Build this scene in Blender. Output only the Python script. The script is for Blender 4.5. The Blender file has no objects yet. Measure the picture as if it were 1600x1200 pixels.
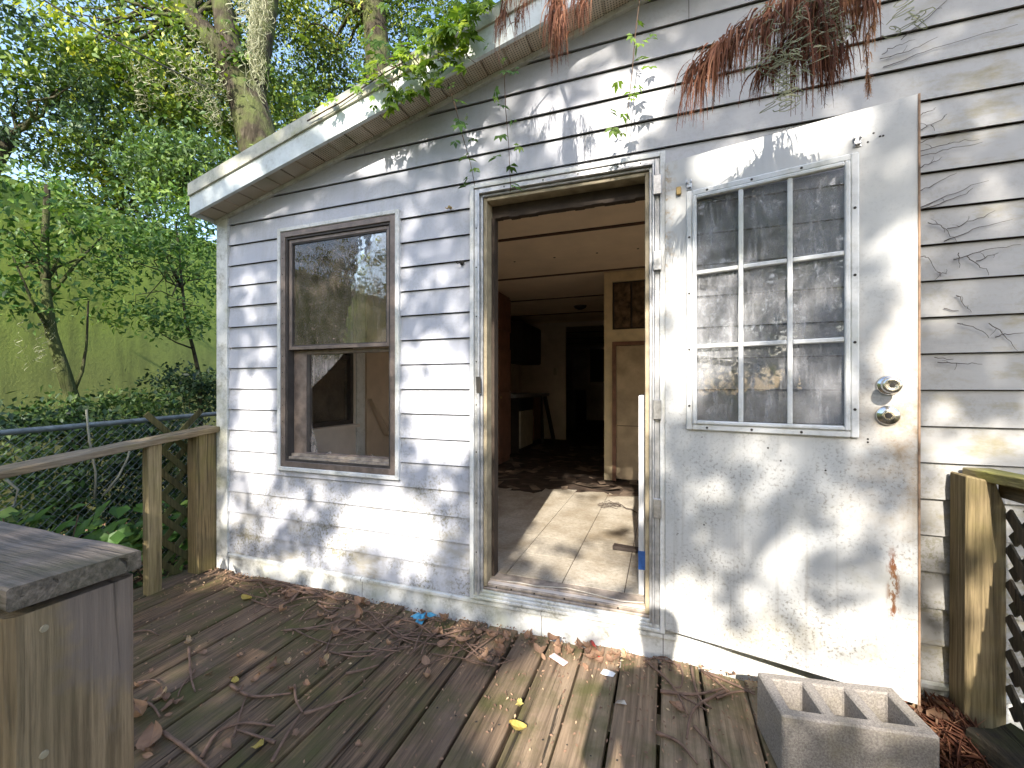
import bpy, bmesh, math, random
import numpy as np
from mathutils import Vector, Matrix, noise

random.seed(7)
rng = np.random.default_rng(7)
R = math.radians
SC = bpy.context.scene
COL = SC.collection

# ------------------------------------------------------------------ camera
# House frame: X runs along the gable wall, Y goes into the house, Z is up, deck at z = 0.
FPX = 663.0                         # focal length in photograph pixels (1600 wide)
PSI = math.atan(238 / 663.0)        # camera turned this much left of the wall's normal
CAM = Vector((0.0, -2.0, 1.19))
cd = bpy.data.cameras.new("camera")
cd.sensor_width = 36.0
cd.lens = 36.0 * FPX / 1600.0
cd.shift_y = 5 / 1600.0
cd.clip_start = 0.02
cd.clip_end = 500
cam = bpy.data.objects.new("camera", cd)
cam.location = CAM
cam.rotation_euler = (R(90), 0, PSI)
COL.objects.link(cam)
SC.camera = cam

# ------------------------------------------------------------------ sky and sun
SUN_EL, SUN_AZ = R(34), R(5.2)      # light travels into the house, drifting slightly left
sun_dir = Vector((-math.sin(SUN_AZ) * math.cos(SUN_EL), math.cos(SUN_AZ) * math.cos(SUN_EL), -math.sin(SUN_EL)))
w = bpy.data.worlds.new("World")
SC.world = w
w.use_nodes = True
wn = w.node_tree.nodes
sky = wn.new("ShaderNodeTexSky")
sky.sky_type = 'NISHITA'
sky.sun_disc = False
sky.sun_elevation = SUN_EL
sky.sun_rotation = math.atan2(-sun_dir.x, -sun_dir.y)
sky.air_density = 1.0
sky.dust_density = 1.5
bg = wn["Background"]
bg.inputs["Strength"].default_value = 0.15
w.node_tree.links.new(sky.outputs[0], bg.inputs["Color"])
sd = bpy.data.lights.new("sun", 'SUN')
sd.energy = 3.2
sd.angle = R(0.5)
sd.color = (1.0, 0.93, 0.82)
sun = bpy.data.objects.new("sun", sd)
sun.rotation_euler = sun_dir.to_track_quat('-Z', 'Y').to_euler()
sun.location = (2, -20, 14)
COL.objects.link(sun)

SC.view_settings.view_transform = 'Standard'
SC.view_settings.look = 'None'
SC.view_settings.gamma = 1.0
SC.view_settings.exposure = 1.9
SC.render.engine = 'CYCLES'
SC.cycles.use_denoising = True
SC.cycles.max_bounces = 10
SC.cycles.diffuse_bounces = 8
SC.cycles.transparent_max_bounces = 24
SC.cycles.sample_clamp_indirect = 6.0
SC.cycles.caustics_reflective = False
SC.cycles.caustics_refractive = False

# ------------------------------------------------------------------ survey helpers
_c, _s = math.cos(PSI), math.sin(PSI)


def ray(px, py):
    u = (px - 800) / FPX
    v = (605 - py) / FPX
    return Vector((_c * u - _s, _s * u + _c, v))


def at(px, py, Y=0.0):              # a surveyed point on the plane y = Y
    d = ray(px, py)
    return CAM + d * ((Y - CAM.y) / d.y)


def on(px, py, Z=0.0):              # on the plane z = Z
    d = ray(px, py)
    return CAM + d * ((Z - CAM.z) / d.z)


def atx(px, py, X):                 # on the plane x = X
    d = ray(px, py)
    return CAM + d * ((X - CAM.x) / d.x)


def deep(px, py, t):                # at camera depth t
    return CAM + ray(px, py) * t


# ------------------------------------------------------------------ mesh helpers
class MB:
    def __init__(self):
        self.v, self.f = [], []

    def add(self, vs, fs):
        o = len(self.v)
        self.v += [tuple(p) for p in vs]
        self.f += [tuple(i + o for i in f) for f in fs]
        return self

    def box(self, a, b):
        x0, x1 = sorted((a[0], b[0])); y0, y1 = sorted((a[1], b[1])); z0, z1 = sorted((a[2], b[2]))
        return self.add([(x0, y0, z0), (x1, y0, z0), (x1, y1, z0), (x0, y1, z0),
                         (x0, y0, z1), (x1, y0, z1), (x1, y1, z1), (x0, y1, z1)],
                        [(0, 3, 2, 1), (4, 5, 6, 7), (0, 1, 5, 4), (1, 2, 6, 5), (2, 3, 7, 6), (3, 0, 4, 7)])

    def bar(self, a, b, wd, ht, up=(0, 0, 1)):
        a, b = Vector(a), Vector(b)
        d = (b - a).normalized()
        up = Vector(up)
        s = d.cross(up)
        s = s.normalized() if s.length > 1e-4 else d.cross(Vector((1, 0, 0))).normalized()
        n = s.cross(d)
        s *= wd / 2; n *= ht / 2
        vs = [p + q for p in (a, b) for q in (-s - n, s - n, s + n, -s + n)]
        return self.add(vs, [(0, 1, 2, 3), (7, 6, 5, 4), (0, 4, 5, 1), (1, 5, 6, 2), (2, 6, 7, 3), (3, 7, 4, 0)])

    def tube(self, pts, rad, n=6, cap=True):
        pts = [Vector(p) for p in pts]
        if not hasattr(rad, '__len__'):
            rad = [rad] * len(pts)
        vs, fs = [], []
        ref = Vector((0.3, 0.2, 1)).normalized()
        for i, p in enumerate(pts):
            d = (pts[min(i + 1, len(pts) - 1)] - pts[max(i - 1, 0)]).normalized()
            s = d.cross(ref)
            if s.length < 0.05:
                s = d.cross(Vector((1, 0, 0)))
            s.normalize()
            t = s.cross(d)
            for k in range(n):
                a = 2 * math.pi * k / n
                vs.append(p + (s * math.cos(a) + t * math.sin(a)) * rad[i])
        for i in range(len(pts) - 1):
            for k in range(n):
                fs.append((i * n + k, i * n + (k + 1) % n, (i + 1) * n + (k + 1) % n, (i + 1) * n + k))
        if cap:
            fs.append(tuple(range(n))[::-1])
            fs.append(tuple((len(pts) - 1) * n + k for k in range(n)))
        return self.add(vs, fs)

    def lathe(self, prof, o, axis, n=20):
        o, axis = Vector(o), Vector(axis).normalized()
        s = axis.cross(Vector((0, 0, 1)))
        s = s.normalized() if s.length > 0.05 else Vector((1, 0, 0))
        t = s.cross(axis)
        vs, fs = [], []
        for (r, h) in prof:
            for k in range(n):
                a = 2 * math.pi * k / n
                vs.append(o + axis * h + (s * math.cos(a) + t * math.sin(a)) * r)
        for i in range(len(prof) - 1):
            for k in range(n):
                fs.append((i * n + k, i * n + (k + 1) % n, (i + 1) * n + (k + 1) % n, (i + 1) * n + k))
        fs.append(tuple((len(prof) - 1) * n + k for k in range(n)))
        return self.add(vs, fs)

    def prism(self, poly, d):
        n = len(poly)
        d = Vector(d)
        vs = [Vector(p) for p in poly] + [Vector(p) + d for p in poly]
        fs = [tuple(range(n))[::-1], tuple(range(n, 2 * n))]
        fs += [(i, (i + 1) % n, n + (i + 1) % n, n + i) for i in range(n)]
        return self.add(vs, fs)

    def build(self, name, m, parent=None, smooth=False, bevel=0, origin=None, rough=0):
        me = bpy.data.meshes.new(name)
        vs = self.v
        if origin is not None:
            o = Vector(origin)
            vs = [(p[0] - o.x, p[1] - o.y, p[2] - o.z) for p in vs]
        me.from_pydata(vs, [], self.f)
        bm = bmesh.new()
        bm.from_mesh(me)
        bmesh.ops.recalc_face_normals(bm, faces=bm.faces)
        if bevel:
            es = [e for e in bm.edges if len(e.link_faces) == 2 and e.calc_face_angle(0) > 0.5]
            bmesh.ops.bevel(bm, geom=es, offset=bevel, segments=1, affect='EDGES', profile=0.6)
        if rough:
            for v in bm.verts:
                v.co += noise.noise_vector(v.co * 9.0) * rough
        bm.to_mesh(me)
        bm.free()
        if smooth:
            me.polygons.foreach_set('use_smooth', [True] * len(me.polygons))
        me.materials.append(m)
        ob = bpy.data.objects.new(name, me)
        COL.objects.link(ob)
        if origin is not None:
            ob.location = origin
        if parent:
            put(ob, parent)
        return ob


def put(ob, parent):
    ob.parent = parent
    ob.matrix_parent_inverse = parent_matrix(parent).inverted()


def parent_matrix(p):
    m = Matrix.LocRotScale(p.location, p.rotation_euler.to_quaternion(), p.scale)
    if p.parent:
        m = parent_matrix(p.parent) @ p.matrix_parent_inverse @ m
    return m


def tag(o, label=None, cat=None, group=None, kind=None):
    for k, v in (('label', label), ('category', cat), ('group', group), ('kind', kind)):
        if v:
            o[k] = v
    return o


def empty(name, loc, label=None, cat=None, group=None, kind=None):
    o = bpy.data.objects.new(name, None)
    o.empty_display_size = 0.1
    o.location = loc
    COL.objects.link(o)
    return tag(o, label, cat, group, kind)


def share(src, name, loc, parent=None, rot=None):
    o = bpy.data.objects.new(name, src.data)
    COL.objects.link(o)
    o.location = loc
    if rot:
        o.rotation_euler = rot
    if parent:
        put(o, parent)
    return o


# ------------------------------------------------------------------ material helpers
class NT:
    def __init__(self, name):
        self.m = bpy.data.materials.new(name)
        self.m.use_nodes = True
        self.t = self.m.node_tree
        self.bsdf = self.t.nodes["Principled BSDF"]
        self.out = self.t.nodes["Material Output"]

    def n(self, typ, ins=None, **props):
        nd = self.t.nodes.new("ShaderNode" + typ)
        for k, v in props.items():
            setattr(nd, k, v)
        for k, v in (ins or {}).items():
            self.set(nd.inputs[k], v)
        return nd

    def set(self, sock, v):
        if hasattr(v, 'outputs'):
            v = v.outputs[0]
        if hasattr(v, 'is_output'):
            self.t.links.new(v, sock)
        elif isinstance(v, (tuple, list)) and len(v) == 3 and len(sock.default_value) == 4:
            sock.default_value = (*v, 1)
        else:
            sock.default_value = v

    def pos(self, obj=False):
        return self.n('TexCoord').outputs['Object'] if obj else self.n('NewGeometry').outputs['Position']

    def mapped(self, scale=(1, 1, 1), obj=False, loc=(0, 0, 0), rnd=0):
        p = self.pos(obj)
        if rnd:
            oi = self.n('ObjectInfo').outputs['Random']
            mu = self.n('Math', {0: oi, 1: rnd}, operation='MULTIPLY')
            p = self.n('VectorMath', {0: p, 1: mu}, operation='ADD').outputs[0]
        return self.n('Mapping', {'Vector': p, 'Scale': scale, 'Location': loc}).outputs[0]

    def noise(self, vec, scale, detail=4, rough=0.55, dist=0.0):
        return self.n('TexNoise', {'Vector': vec, 'Scale': scale, 'Detail': detail, 'Roughness': rough, 'Distortion': dist}).outputs['Fac']

    def ramp(self, fac, stops, interp='LINEAR'):
        nd = self.n('ValToRGB', {'Fac': fac})
        cr = nd.color_ramp
        cr.interpolation = interp
        while len(cr.elements) < len(stops):
            cr.elements.new(0.5)
        for e, (p, c) in zip(cr.elements, stops):
            e.position = p
            e.color = (c, c, c, 1) if not hasattr(c, '__len__') else (*c, 1)
        return nd.outputs['Color']

    def mix(self, fac, a, b, mode='MIX'):
        nd = self.n('Mix', data_type='RGBA', blend_type=mode)
        self.set(nd.inputs[0], fac); self.set(nd.inputs[6], a); self.set(nd.inputs[7], b)
        return nd.outputs[2]

    def math(self, op, a, b=0.0, clamp=False):
        nd = self.n('Math', {0: a, 1: b}, operation=op)
        nd.use_clamp = clamp
        return nd.outputs[0]

    def maprange(self, v, a, b, c=0.0, d=1.0):
        return self.n('MapRange', {0: v, 1: a, 2: b, 3: c, 4: d}).outputs[0]

    def sep(self, vec):
        return self.n('SeparateXYZ', {0: vec}).outputs

    def fin(self, color, rough=0.6, bump=None, strength=0.3, dist=0.01, metal=0.0, spec=0.4):
        b = self.bsdf
        self.set(b.inputs['Base Color'], color)
        self.set(b.inputs['Roughness'], rough)
        self.set(b.inputs['Metallic'], metal)
        b.inputs['Specular IOR Level'].default_value = spec
        if bump is not None:
            bp = self.n('Bump', {'Height': bump, 'Strength': strength, 'Distance': dist})
            self.set(b.inputs['Normal'], bp.outputs[0])
        return self.m


def m_simple(name, col, rough=0.6, var=0.25, scale=8, metal=0.0, bump=0.1, spec=0.4, obj=False):
    t = NT(name)
    v = t.mapped(obj=obj)
    n = t.noise(v, scale, 6, 0.6)
    c = t.mix(t.ramp(n, [(0.3, 0.0), (0.7, 1.0)]), tuple(x * (1 - var) for x in col), tuple(min(1, x * (1 + var * 0.6)) for x in col))
    return t.fin(c, rough, t.noise(v, scale * 6, 4), bump, 0.004, metal, spec)


def m_siding():
    t = NT('vinyl_siding')
    p = t.pos()
    x, y, z = t.sep(p)
    n1 = t.noise(t.mapped((1, 1, 1)), 2.2, 5)
    base = t.mix(t.ramp(n1, [(0.3, 0.0), (0.7, 1.0)]), (0.41, 0.42, 0.475), (0.51, 0.515, 0.555))
    # wall shade painted in: right-hand part made darker and greyer
    xr = t.maprange(x, -0.9, 0.5)
    base = t.mix(xr, base, t.mix(n1, (0.29, 0.285, 0.275), (0.39, 0.38, 0.37)))
    # mildew speckle, thick near the skirt
    sp = t.noise(t.mapped((1, 1, 1)), 70, 6, 0.7)
    big = t.noise(t.mapped((1, 1, 1.6)), 3.0, 5, 0.6)
    low = t.maprange(z, 1.3, 0.15)
    amt = t.math('MULTIPLY', t.ramp(big, [(0.38, 0.0), (0.62, 1.0)]), t.math('ADD', t.math('MULTIPLY', low, 1.15), 0.28))
    spk = t.math('MULTIPLY', t.ramp(sp, [(0.47, 0.0), (0.62, 1.0)]), amt, True)
    base = t.mix(t.math('MULTIPLY', spk, 0.8), base, (0.17, 0.155, 0.09))
    # ochre algae
    alg = t.ramp(t.noise(t.mapped((1, 1, 2.2)), 3.4, 6, 0.65), [(0.51, 0.0), (0.64, 1.0)])
    where = t.math('ADD', t.maprange(x, 0.70, 1.05, 0.0, 0.9), t.maprange(z, 0.8, 0.1, 0.0, 0.8), True)
    base = t.mix(t.math('MULTIPLY', alg, t.math('MULTIPLY', where, 0.85)), base, t.mix(sp, (0.15, 0.13, 0.07), (0.32, 0.27, 0.14)))
    # faint vertical run marks
    run = t.noise(t.mapped((26, 26, 0.9)), 1.0, 4)
    base = t.mix(t.ramp(run, [(0.5, 0.0), (0.8, 0.35)]), base, (0.33, 0.32, 0.31))
    # woodgrain embossing
    g = t.noise(t.mapped((3, 3, 60)), 2.0, 4)
    return t.fin(base, 0.5, g, 0.12, 0.003, spec=0.35)


def m_white_trim(name='white_trim', col=(0.68, 0.68, 0.67), dirt=0.5, metal=0.0, algae=0.5):
    t = NT(name)
    v = t.mapped()
    n = t.noise(v, 11, 7, 0.7)
    f = t.noise(v, 60, 5, 0.7)
    d = t.math('MULTIPLY', t.ramp(n, [(0.42, 0.0), (0.68, 1.0)]), t.ramp(f, [(0.38, 0.2), (0.62, 1.0)]))
    c = t.mix(t.math('MULTIPLY', d, dirt), col, (0.16, 0.15, 0.10))
    a = t.ramp(t.noise(v, 3.1, 5, 0.6), [(0.5, 0.0), (0.72, 1.0)])
    c = t.mix(t.math('MULTIPLY', a, algae * 0.6), c, (0.36, 0.36, 0.17))
    return t.fin(c, 0.5, f, 0.15, 0.003, metal)


def m_wood(name, dark, light, moss=(0.07, 0.085, 0.02), moss_amt=0.5, axis=1, scale=1.0, grey=(0.22, 0.2, 0.18), grey_amt=0.3, bump=0.6, crack=0.8, dry=None, stain=False):
    t = NT(name)
    st = [26.0, 26.0, 26.0]
    st[axis] = 0.9
    v = t.mapped(tuple(s * scale for s in st), rnd=37.0)
    vb = t.mapped((1, 1, 1), rnd=11.0)
    g = t.noise(v, 1.6, 8, 0.62, 0.6)
    ff = t.noise(t.mapped(tuple(s * scale * 3.2 for s in st), rnd=5.0), 1.5, 6, 0.7)
    c = t.mix(t.ramp(g, [(0.28, 0.0), (0.72, 1.0)]), dark, light)
    c = t.mix(t.math('MULTIPLY', t.ramp(ff, [(0.42, 0.0), (0.62, 1.0)]), 0.75), c, tuple(x * 0.45 for x in dark))
    oi = t.n('ObjectInfo').outputs['Random']
    gp = t.math('MULTIPLY', t.ramp(t.noise(vb, 2.3, 5), [(0.35, 0.0), (0.65, 1.0)]), t.math('ADD', t.math('MULTIPLY', oi, grey_amt), grey_amt * 0.6))
    c = t.mix(gp, c, grey)
    if dry:  # blends in a paler tan along x over the given span
        px, _, _ = t.sep(t.pos())
        dm = t.math('MULTIPLY', t.maprange(px, dry[0], dry[1]), t.math('ADD', t.math('MULTIPLY', oi, 0.6), 0.35), True)
        dg = t.mix(t.ramp(g, [(0.3, 0.0), (0.62, 1.0)]), (0.10, 0.066, 0.04), (0.43, 0.32, 0.21))
        c = t.mix(dm, c, dg)
    mn = t.math('MULTIPLY', t.ramp(t.noise(vb, 4.2, 6, 0.65), [(0.44, 0.0), (0.66, 1.0)]), moss_amt)
    c = t.mix(mn, c, moss)
    if stain:
        _, sy, sz = t.sep(t.pos())
        sn = t.math('ADD', t.math('MULTIPLY', t.noise(t.mapped(), 9, 6, 0.6), 0.5), t.math('ADD', t.maprange(sz, 0.45, 0.80, -0.25, 0.22), t.maprange(sy, -1.70, -1.60, -0.2, 0.0)))
        c = t.mix(t.ramp(sn, [(0.32, 0.0), (0.39, 0.75)]), c, t.mix(g, (0.09, 0.068, 0.055), (0.27, 0.215, 0.19)))
    cr = t.ramp(t.noise(t.mapped(tuple(s * scale * 0.8 for s in st), rnd=21.0), 1.1, 4, 0.5, 1.0), [(0.30, 1.0), (0.36, 0.0)])
    c = t.mix(t.math('MULTIPLY', cr, crack), c, (0.012, 0.010, 0.008))
    h = t.math('SUBTRACT', t.math('ADD', t.math('MULTIPLY', g, 0.7), t.math('MULTIPLY', ff, 0.5)), t.math('MULTIPLY', cr, 0.8))
    return t.fin(c, 0.82, h, bump, 0.012, spec=0.25)


def m_leaf(name, stops, trans=0.35, rough=0.5):
    t = NT(name)
    a = t.n('Attribute', attribute_name='tint').outputs['Fac']
    c = t.ramp(a, stops)
    t.fin(c, rough, spec=0.35)
    tr = t.n('BsdfTranslucent', {'Color': t.mix(1.0, c, (1.0, 1.0, 0.45), 'MULTIPLY')})
    mx = t.n('MixShader', {0: trans})
    t.t.links.new(t.bsdf.outputs[0], mx.inputs[1])
    t.t.links.new(tr.outputs[0], mx.inputs[2])
    t.t.links.new(mx.outputs[0], t.out.inputs['Surface'])
    return t.m


def m_glass(name, dust=0.16, dustcol=(0.45, 0.42, 0.38), tint=(0.9, 0.92, 0.9), ior=1.5, streak=True):
    t = NT(name)
    v = t.mapped()
    d = t.noise(v, 7, 7, 0.7)
    f = t.noise(t.mapped((60, 60, 9)), 1.0, 5, 0.7)
    s = t.noise(v, 150, 2, 0.6)
    am = t.math('ADD', t.math('MULTIPLY', t.ramp(d, [(0.4, 0.15), (0.75, 1.0)]), dust), t.math('MULTIPLY', t.ramp(f, [(0.5, 0.0), (0.72, 1.0)]), dust * 0.7))
    am = t.math('ADD', am, t.math('MULTIPLY', t.ramp(s, [(0.66, 0.0), (0.70, 1.0)]), 0.35), True)
    tr = t.n('BsdfTransparent', {'Color': (*tint, 1)})
    gl = t.n('BsdfGlossy', {'Color': (1, 1, 1, 1), 'Roughness': 0.015})
    bw = t.n('Bump', {'Height': t.noise(v, 5, 3), 'Strength': 0.06, 'Distance': 0.02})
    t.t.links.new(bw.outputs[0], gl.inputs['Normal'])
    fr = t.n('Fresnel', {'IOR': ior})
    m1 = t.n('MixShader', {0: fr})
    t.t.links.new(tr.outputs[0], m1.inputs[1]); t.t.links.new(gl.outputs[0], m1.inputs[2])
    df = t.n('BsdfDiffuse', {'Color': (*dustcol, 1)})
    m2 = t.n('MixShader', {0: am})
    t.t.links.new(m1.outputs[0], m2.inputs[1]); t.t.links.new(df.outputs[0], m2.inputs[2])
    t.t.links.new(m2.outputs[0], t.out.inputs['Surface'])
    return t.m


def m_door():
    t = NT('door_paint')
    p = t.pos(True)
    x, y, z = t.sep(p)
    v = t.mapped(obj=True)
    n = t.noise(v, 3, 6, 0.6)
    c = t.mix(t.ramp(n, [(0.3, 0.0), (0.7, 1.0)]), (0.44, 0.45, 0.455), (0.56, 0.55, 0.525))
    # vertical run streaks under the window
    run = t.ramp(t.noise(t.mapped((45, 45, 1.1), obj=True), 1.0, 5, 0.65), [(0.54, 0.0), (0.78, 1.0)])
    c = t.mix(t.math('MULTIPLY', run, t.maprange(z, 1.1, 0.1, 0.10, 0.62)), c, (0.24, 0.21, 0.17))
    # mildew specks
    sp = t.ramp(t.noise(v, 85, 4, 0.7), [(0.52, 0.0), (0.62, 1.0)])
    wh = t.ramp(t.noise(v, 3.7, 6, 0.6), [(0.36, 0.0), (0.60, 1.0)])
    c = t.mix(t.math('MULTIPLY', t.math('MULTIPLY', sp, wh), t.maprange(z, 1.6, 0.2, 0.12, 0.75)), c, (0.12, 0.10, 0.075))
    sp2 = t.ramp(t.noise(v, 30, 3, 0.6), [(0.72, 0.0), (0.74, 1.0)])
    c = t.mix(t.math('MULTIPLY', sp2, 0.8), c, (0.08, 0.06, 0.05))
    # handling grime and rust beside the latch edge
    gx = t.maprange(x, 0.58, 0.80)
    gz = t.math('MULTIPLY', t.maprange(z, 0.40, 0.75), t.maprange(z, 1.45, 1.0))
    gn = t.ramp(t.noise(v, 9, 7, 0.72), [(0.36, 0.0), (0.66, 1.0)])
    c = t.mix(t.math('MULTIPLY', t.math('MULTIPLY', gx, gz), t.math('MULTIPLY', gn, 0.95)), c, (0.30, 0.19, 0.085))
    # rust streak low on the latch side
    rx = t.math('SUBTRACT', 1.0, t.math('DIVIDE', t.math('ABSOLUTE', t.math('SUBTRACT', x, 0.745)), 0.022), True)
    rz = t.math('MULTIPLY', t.maprange(z, 0.20, 0.34), t.maprange(z, 0.52, 0.44))
    rn = t.ramp(t.noise(t.mapped((1, 1, 0.35), obj=True), 60, 5, 0.7), [(0.46, 0.0), (0.56, 1.0)])
    c = t.mix(t.math('MULTIPLY', t.math('MULTIPLY', rx, rz), t.math('MULTIPLY', rn, 1.6), True), c, (0.17, 0.055, 0.016))
    yl = t.ramp(t.noise(v, 4.5, 6, 0.65), [(0.50, 0.0), (0.70, 1.0)])
    c = t.mix(t.math('MULTIPLY', yl, t.maprange(z, 0.8, 0.05, 0.05, 0.55)), c, (0.36, 0.31, 0.19))
    # rust flecks down the hinge edge
    hx = t.maprange(x, 0.055, 0.0)
    hn = t.ramp(t.noise(v, 28, 6, 0.7), [(0.48, 0.0), (0.6, 1.0)])
    c = t.mix(t.math('MULTIPLY', t.math('MULTIPLY', hx, hn), t.maprange(z, 1.2, 1.6)), c, (0.33, 0.23, 0.12))
    g = t.noise(t.mapped((60, 60, 4), obj=True), 1.5, 4)
    return t.fin(c, 0.5, g, 0.08, 0.003)


def m_concrete():
    t = NT('concrete_block')
    v = t.mapped()
    a = t.noise(v, 180, 3, 0.7)
    b = t.noise(v, 9, 6, 0.6)
    c = t.mix(t.ramp(a, [(0.35, 0.0), (0.65, 1.0)]), (0.17, 0.152, 0.135), (0.32, 0.29, 0.26))
    c = t.mix(t.math('MULTIPLY', t.ramp(b, [(0.5, 0.0), (0.75, 1.0)]), 0.45), c, (0.22, 0.19, 0.12))
    return t.fin(c, 0.95, a, 0.6, 0.006, spec=0.15)


def m_soffit():
    t = NT('vented_soffit')
    p = t.pos()
    x, y, z = t.sep(p)
    fx = t.math('SUBTRACT', t.math('FRACT', t.math('MULTIPLY', x, 82.0)), 0.5)
    fy = t.math('SUBTRACT', t.math('FRACT', t.math('MULTIPLY', y, 82.0)), 0.5)
    r = t.math('SQRT', t.math('ADD', t.math('MULTIPLY', fx, fx), t.math('MULTIPLY', fy, fy)))
    dot = t.math('LESS_THAN', r, 0.27)
    n = t.noise(t.mapped(), 7, 6, 0.65)
    c = t.mix(t.ramp(n, [(0.35, 0.0), (0.7, 1.0)]), (0.62, 0.54, 0.43), (0.46, 0.37, 0.26))
    g = t.ramp(t.noise(t.mapped(), 3, 5), [(0.55, 0.0), (0.7, 0.6)])
    c = t.mix(g, c, (0.22, 0.22, 0.11))
    c = t.mix(t.math('MULTIPLY', dot, 0.85), c, (0.03, 0.024, 0.02))
    return t.fin(c, 0.6)


def m_lino():
    t = NT('linoleum')
    v = t.mapped(rnd=0)
    a = t.noise(v, 45, 6, 0.7)
    b = t.noise(v, 3, 6, 0.6)
    c = t.mix(t.ramp(a, [(0.3, 0.0), (0.7, 1.0)]), (0.33, 0.295, 0.235), (0.60, 0.54, 0.455))
    c = t.mix(t.ramp(b, [(0.40, 0.0), (0.68, 0.8)]), c, (0.21, 0.16, 0.10))
    s = t.ramp(t.noise(v, 120, 3, 0.6), [(0.64, 0.0), (0.69, 1.0)])
    c = t.mix(t.math('MULTIPLY', s, 0.8), c, (0.06, 0.045, 0.03))
    return t.fin(c, 0.55, a, 0.1, 0.002)


def m_ground():
    t = NT('leaf_litter_ground')
    v = t.mapped()
    a = t.noise(v, 14, 8, 0.7)
    b = t.noise(v, 1.3, 5)
    c = t.ramp(a, [(0.3, (0.035, 0.026, 0.018)), (0.5, (0.10, 0.072, 0.045)), (0.7, (0.17, 0.125, 0.08))])
    c = t.mix(t.ramp(b, [(0.45, 0.0), (0.65, 0.75)]), c, (0.045, 0.065, 0.02))
    return t.fin(c, 0.95, a, 0.8, 0.03, spec=0.1)


def m_bark():
    t = NT('bark')
    v = t.mapped((7, 7, 1.6))
    a = t.noise(v, 2.2, 8, 0.65, 0.6)
    b = t.noise(t.mapped(), 2.5, 6)
    c = t.ramp(a, [(0.3, (0.015, 0.012, 0.009)), (0.55, (0.05, 0.042, 0.030)), (0.75, (0.12, 0.105, 0.08))])
    c = t.mix(t.ramp(b, [(0.42, 0.0), (0.62, 0.8)]), c, (0.085, 0.105, 0.035))
    return t.fin(c, 0.95, a, 1.0, 0.05, spec=0.1)


def m_greenwall():
    t = NT('green_stucco')
    x, y, z = t.sep(t.pos())
    v = t.mapped()
    n = t.noise(v, 1.4, 6, 0.6)
    c = t.mix(t.ramp(n, [(0.3, 0.0), (0.7, 1.0)]), (0.25, 0.33, 0.062), (0.33, 0.40, 0.085))
    # browner towards the bottom, with a ragged edge
    h = t.math('ADD', z, t.math('MULTIPLY', n, 1.6))
    c = t.mix(t.maprange(h, 3.1, 1.3, 0.0, 0.72), c, (0.23, 0.20, 0.11))
    st_ = t.ramp(t.noise(t.mapped((3.0, 3.0, 0.5)), 2.0, 6, 0.65), [(0.46, 0.0), (0.70, 0.6)])
    c = t.mix(st_, c, (0.12, 0.135, 0.05))
    c = t.mix(t.math('MULTIPLY', t.ramp(t.noise(v, 22, 5, 0.7), [(0.5, 0.0), (0.68, 1.0)]), 0.3), c, (0.09, 0.10, 0.05))
    return t.fin(c, 0.9, t.noise(v, 40, 5, 0.7), 0.5, 0.01, spec=0.1)


SIDING = m_siding()
TRIM = m_white_trim()
TRIM_DIRTY = m_white_trim('dirty_white_trim', (0.66, 0.66, 0.64), 0.85, algae=0.9)
FASCIA = m_white_trim('fascia_paint', (0.62, 0.66, 0.65), 0.45, algae=0.35)
DRIP = m_white_trim('mossy_drip_edge', (0.52, 0.50, 0.40), 1.0, algae=1.6)
ALU = m_simple('weathered_aluminium', (0.52, 0.52, 0.53), 0.42, 0.35, 25, metal=0.55)
BRONZE = m_simple('bronze_window_frame', (0.21, 0.165, 0.14), 0.5, 0.35, 22, metal=0.25)
BRONZE_DARK = m_simple('dark_window_seal', (0.06, 0.05, 0.045), 0.6, 0.3, 20)
JAMB = m_simple('yellowed_jamb', (0.36, 0.30, 0.20), 0.6, 0.45, 14)
HEAD = m_simple('dark_wood_header', (0.05, 0.035, 0.025), 0.8, 0.4, 15)
SILL = m_simple('worn_threshold', (0.40, 0.33, 0.27), 0.55, 0.55, 18, metal=0.15)
SOFFIT = m_soffit()
ROOF = m_simple('asphalt_shingle', (0.08, 0.07, 0.06), 0.95, 0.5, 20, bump=0.5)
DECK = m_wood('deck_plank', (0.046, 0.029, 0.019), (0.29, 0.182, 0.108), moss=(0.075, 0.078, 0.022), moss_amt=0.75, bump=1.0, axis=1, grey=(0.20, 0.145, 0.108), grey_amt=0.4, dry=(-0.72, -0.25))
RAILW = m_wood('rail_timber', (0.12, 0.085, 0.045), (0.34, 0.255, 0.16), moss=(0.16, 0.14, 0.035), moss_amt=0.5, axis=1, grey=(0.3, 0.26, 0.22), grey_amt=0.35)
POSTW = m_wood('post_timber', (0.17, 0.115, 0.045), (0.33, 0.235, 0.105), moss=(0.15, 0.145, 0.03), moss_amt=0.45, axis=2, grey=(0.2, 0.17, 0.15), grey_amt=0.15, bump=0.4, crack=0.5)
POSTR = m_wood('pale_post_timber', (0.21, 0.155, 0.08), (0.36, 0.275, 0.155), moss=(0.21, 0.19, 0.05), moss_amt=0.3, axis=2, grey=(0.3, 0.26, 0.2), grey_amt=0.05, bump=0.3, crack=0.35)
NEWEL = m_wood('stained_post_timber', (0.16, 0.105, 0.055), (0.40, 0.285, 0.17), moss=(0.17, 0.135, 0.07), moss_amt=0.4, stain=True, axis=2, grey=(0.24, 0.2, 0.13), grey_amt=0.2, bump=0.45, crack=0.6)
CAPW = m_wood('mossy_cap_timber', (0.075, 0.058, 0.046), (0.36, 0.29, 0.235), moss=(0.045, 0.052, 0.018), moss_amt=0.6, axis=0, grey=(0.26, 0.22, 0.20), grey_amt=0.4, bump=0.9)
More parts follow.
